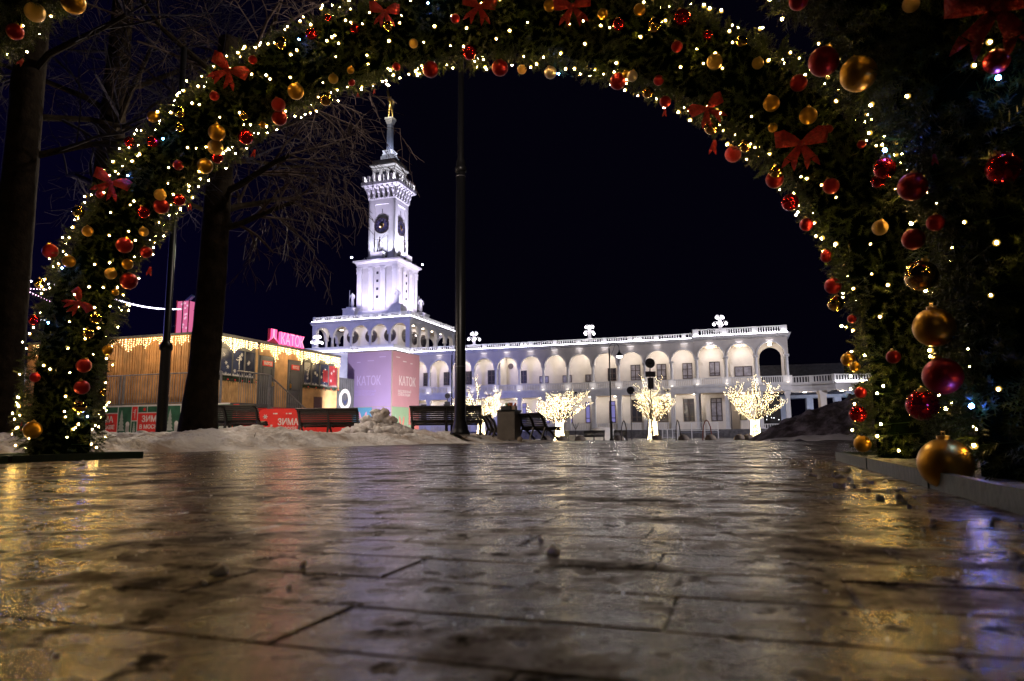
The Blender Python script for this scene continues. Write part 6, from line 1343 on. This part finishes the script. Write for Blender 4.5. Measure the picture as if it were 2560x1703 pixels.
for key, ls in cnt.items():
    ls.sort(key=lambda i: i[6])
    for n, (a, t, x, y, z, r, c, sec) in enumerate(ls):
        nm = FIN[t][0]; where = '%s, %s arch' % (sec, 'farther' if a == 0 else 'nearer')
        lab = ('only %s bauble on the %s' % (nm, where)) if len(ls) == 1 else ('%s %s bauble from the %s, %s' % (ordn(n), nm, 'bottom' if c < .345 else ('left' if c < .61 else 'top'), where))
        o = thing('bauble', lab, 'bauble', (x, y, z), 0, 'baubles on the garland arches'); rad = max(.026, r)
        inst('ball', BM[t], o, sc=rad); inst('cap', cap_me, o, (0, 0, 0), (.3*math.sin(n*2.1+x*9), .3*math.cos(n+z*7), 0), sc=rad)
# blue lights
E_BLUES = E_BLUE
for i, (x, y, z, lab) in enumerate(((-3.111, 5.887, 2.853, 'upper blue light on the left shoulder'), (-3.472, 6.007, 2.559, 'lower blue light on the left shoulder'), (-1.775, 5.427, 3.516, 'blue light on the crown left of centre'), (-.643, 5.047, 3.584, 'blue light at the top of the crown'), (.394, 5.242, 3.087, 'blue light under the crown, right of centre'),
    (1.616, 2.151, 1.359, 'blue light below the large bow at the right'), (1.467, 2.586, 1.295, 'turquoise blue light halfway up the nearer right leg'), (1.55, 2.346, .285, 'bright blue light low on the nearer right leg'), (-4.132, 6.207, 1.754, 'upper blue light on the left leg'), (-4.252, 6.257, 1.253, 'middle blue light on the left leg edge'), (-3.972, 6.492, .402, 'lowest blue light on the left leg'))):
    v = Vector((-x, -y, .2-z)).normalized(); p = Vector((x, y, z)) + v*.02
    o = thing('blue_light', lab, 'light', tuple(p), 0, 'blue lights in the garland'); MB().sphere((0, 0, 0), .0075, 8, 6).build('lens', E_BLUE, o)
# red bows
M_BOW = mat('red_velvet', (.42, .008, .010), .62, var=.3, scale=7, bump=1.0, bscale=14); pass
def bow_mesh(seed, tail_only=False):
    r = random.Random(seed); V = []; F = []
    def ribbon(path, wid, thick=.012, up=(0, -1, 0)):
        P_ = [Vector(p) for p in path]; n = len(P_); o = len(V)
        for i, p in enumerate(P_):
            t_ = (P_[min(n-1, i+1)]-P_[max(0, i-1)]).normalized(); sd = t_.cross(Vector(up)).normalized()*wid[i]*.5; nn = Vector(up)*thick
            for q in (p-sd-nn, p+nn*0-nn*2.2, p+sd-nn, p+sd+nn*.2, p-sd+nn*.2): V.append(tuple(q))
        for i in range(n-1):
            for k in range(5): F.append((o+i*5+k, o+i*5+(k+1) % 5, o+(i+1)*5+(k+1) % 5, o+(i+1)*5+k))
        F.append(tuple(o+k for k in reversed(range(5)))); F.append(tuple(o+(n-1)*5+k for k in range(5)))
    def notch(path, wid):
        ribbon(path[:-1], wid[:-1]); a, b = Vector(path[-2]), Vector(path[-1]); t_ = (b-a).normalized(); sd = t_.cross(Vector((0, -1, 0))).normalized()*wid[-1]*.5
        for s_ in (-1, 1): ribbon([a+sd*s_*.5, a+(b-a)*.5+sd*s_*.75, b+sd*s_], [wid[-1]*.52, wid[-1]*.34, wid[-1]*.02])
    if tail_only:
        notch([(0, 0, .5), (.05, -.05, .1), (.0, .0, -.35), (.05, -.02, -.8)], [.25, .45, .55, .62]); return V, F
    for s_ in (-1, 1):
        y0 = r.uniform(-.05, .05)
        ribbon([(0, 0, 0), (s_*.35, -.10, .20+y0), (s_*.75, -.22, .34+y0), (s_*1.0, -.20, .28+y0), (s_*1.0, -.03, .24+y0), (s_*.7, .05, .22+y0), (s_*.3, .03, .08), (0, 0, 0)], [.16, .40, .62, .66, .66, .6, .35, .16])
        k = r.uniform(.85, 1.15); notch([(0, 0, 0), (s_*.20*k, -.08, -.35), (s_*.42*k, -.12, -.72), (s_*.55*k, -.06, -1.12)], [.16, .36, .50, .56])
    o = len(V)
    q = MB().sphere((0, -.12, 0), .15, 10, 6, .9); V.extend(q.v); F.extend([tuple(i+o for i in f) for f in q.f]); return V, F
BOWS = [(0, 'bow', -2.442, 5.627, 3.357, 0.155, 'red bow high on the left shoulder of the arch', .5), (0, 'bow', -3.632, 6.027, 2.499, 0.149, 'red bow on the lower left side of the arch', .45), (0, 'tail', -2.457, 6.312, 2.898, 0.069, 'red ribbon end hanging under the left shoulder of the arch', .3), (0, 'tail', -3.155, 6.548, 2.449, 0.063, 'small red ribbon tails hanging near the dark tree trunk', 0),
  (0, 'bow', -1.006, 5.157, 3.585, 0.118, 'red bow at the top edge above the tower', 0), (0, 'bow', -0.234, 4.912, 3.461, 0.13, 'red bow at the top edge in the middle', .2), (0, 'tail', -1.376, 5.892, 3.264, 0.043, 'tiny red ribbon tip left of the tower figure', 0), (0, 'tail', -1.221, 5.852, 3.271, 0.034, 'tiniest red ribbon tip just beside the tower figure', 0),
  (0, 'bow', 0.46, 4.672, 3.296, 0.134, 'red bow at the top edge right of the middle', -.1), (0, 'bow', 1.372, 4.557, 2.443, 0.119, 'crumpled red bow on the inner edge of the right shoulder', -.5), (0, 'tail', 1.171, 4.962, 2.618, 0.05, 'orange red ribbon end under the crown at right', .2), (0, 'tail', 1.492, 4.842, 2.296, 0.09, 'red ribbon end hanging below the crumpled bow', .3),
  (0, 'bow', 1.869, 4.236, 2.042, 0.155, 'neat red bow with two tails on the right side of the arch', 0.05), (1, 'bow', 1.60, 2.10, 1.575, 0.150, 'largest red bow, in the top right corner', .25), (1, 'tail', 1.488, 2.321, 1.151, 0.033, 'red ribbon tip halfway up the nearer right leg', 0), (0, 'bow', -3.986, 6.262, 1.445, 0.12, 'dark red narrow bow on the left leg', 1.2), (0, 'tail', -3.604, 6.723, 1.853, 0.078, 'red ribbon tip beside the left leg', .2), (1, 'tail', -3.423, 4.532, 2.822, 0.055, 'red ribbon tip at the far left edge above the trunk', .6)]
for i, (a, kind, x, y, z, sz, lab, roll) in enumerate(BOWS):
    V, F = bow_mesh(i, kind == 'tail'); v = Vector((-x, -y, .2-z)).normalized(); p = Vector((x, y, z)) + v*.03
    me = bpy.data.meshes.new('bow'); me.from_pydata(V, [], F); me.update(); me.materials.append(M_BOW); me.polygons.foreach_set('use_smooth', [True]*len(me.polygons))
    o = inst('bow', me, None, tuple(p), (.15, roll*.8, math.atan2(-x, y) * .9 + (.0 if a == 0 else 0)), sc=sz*.92); tag(o, lab, 'bow', 'red bows on the garland arches')
# base frames
M_BASE = mat('dark_green_base', (.007, .026, .022), .45, var=.3, scale=4, bump=.2, bscale=20); M_MAT_ = mat('frosted_turf', (.05, .06, .045), .7, col2=(.28, .30, .34), scale=22, bump=1.0, bscale=60)
for nm, s0_, s1_, lab in (('arch_base', -6.75, -5.80, 'long dark green base frame under the left arch legs'), ('arch_base', .62, 1.70, 'long green base frame under the right arch legs')):
    b = thing_st(nm, lab, 'base frame', 0, 0, 0); t0_, t1_ = .2, 5.55; inner = s1_ if s0_ < -2 else s0_; outer = s0_ if s0_ < -2 else s1_; sg_ = 1 if s0_ < -2 else -1
    L_ = (t1_-t0_)/4
    for k in range(4):
        MB().box(*sorted((inner, inner-.03*sg_)), t0_+k*L_+.02, t0_+(k+1)*L_-.02, .0, .062).build('side_board', M_BASE, b); MB().box(*sorted((inner-.005*sg_, inner-.025*sg_)), t0_+(k+1)*L_-.021, t0_+(k+1)*L_+.021, .0, .055).build('joint_plate', M_BLACK, b)
        MB().box(*sorted((outer, outer+.03*sg_)), t0_+k*L_+.02, t0_+(k+1)*L_-.02, .0, .062).build('side_board', M_BASE, b)
    for t_ in (t0_, t1_): MB().box(s0_, s1_, t_-.015, t_+.015, .0, .062).build('end_board', M_BASE, b)
    nS, nT = 24, 100; V = [(s0_+.03+(s1_-s0_-.06)*i/(nS-1), t0_+.02+(t1_-t0_-.04)*j/(nT-1), .040+.014*noise.noise(Vector((i*.5, j*.5, s0_)))) for j in range(nT) for i in range(nS)]
    F = [(j*nS+i, j*nS+i+1, (j+1)*nS+i+1, (j+1)*nS+i) for j in range(nT-1) for i in range(nS-1)]; inst('turf_fill', npmesh('turf_fill', V, F, M_MAT_, True), b, kind='stuff')
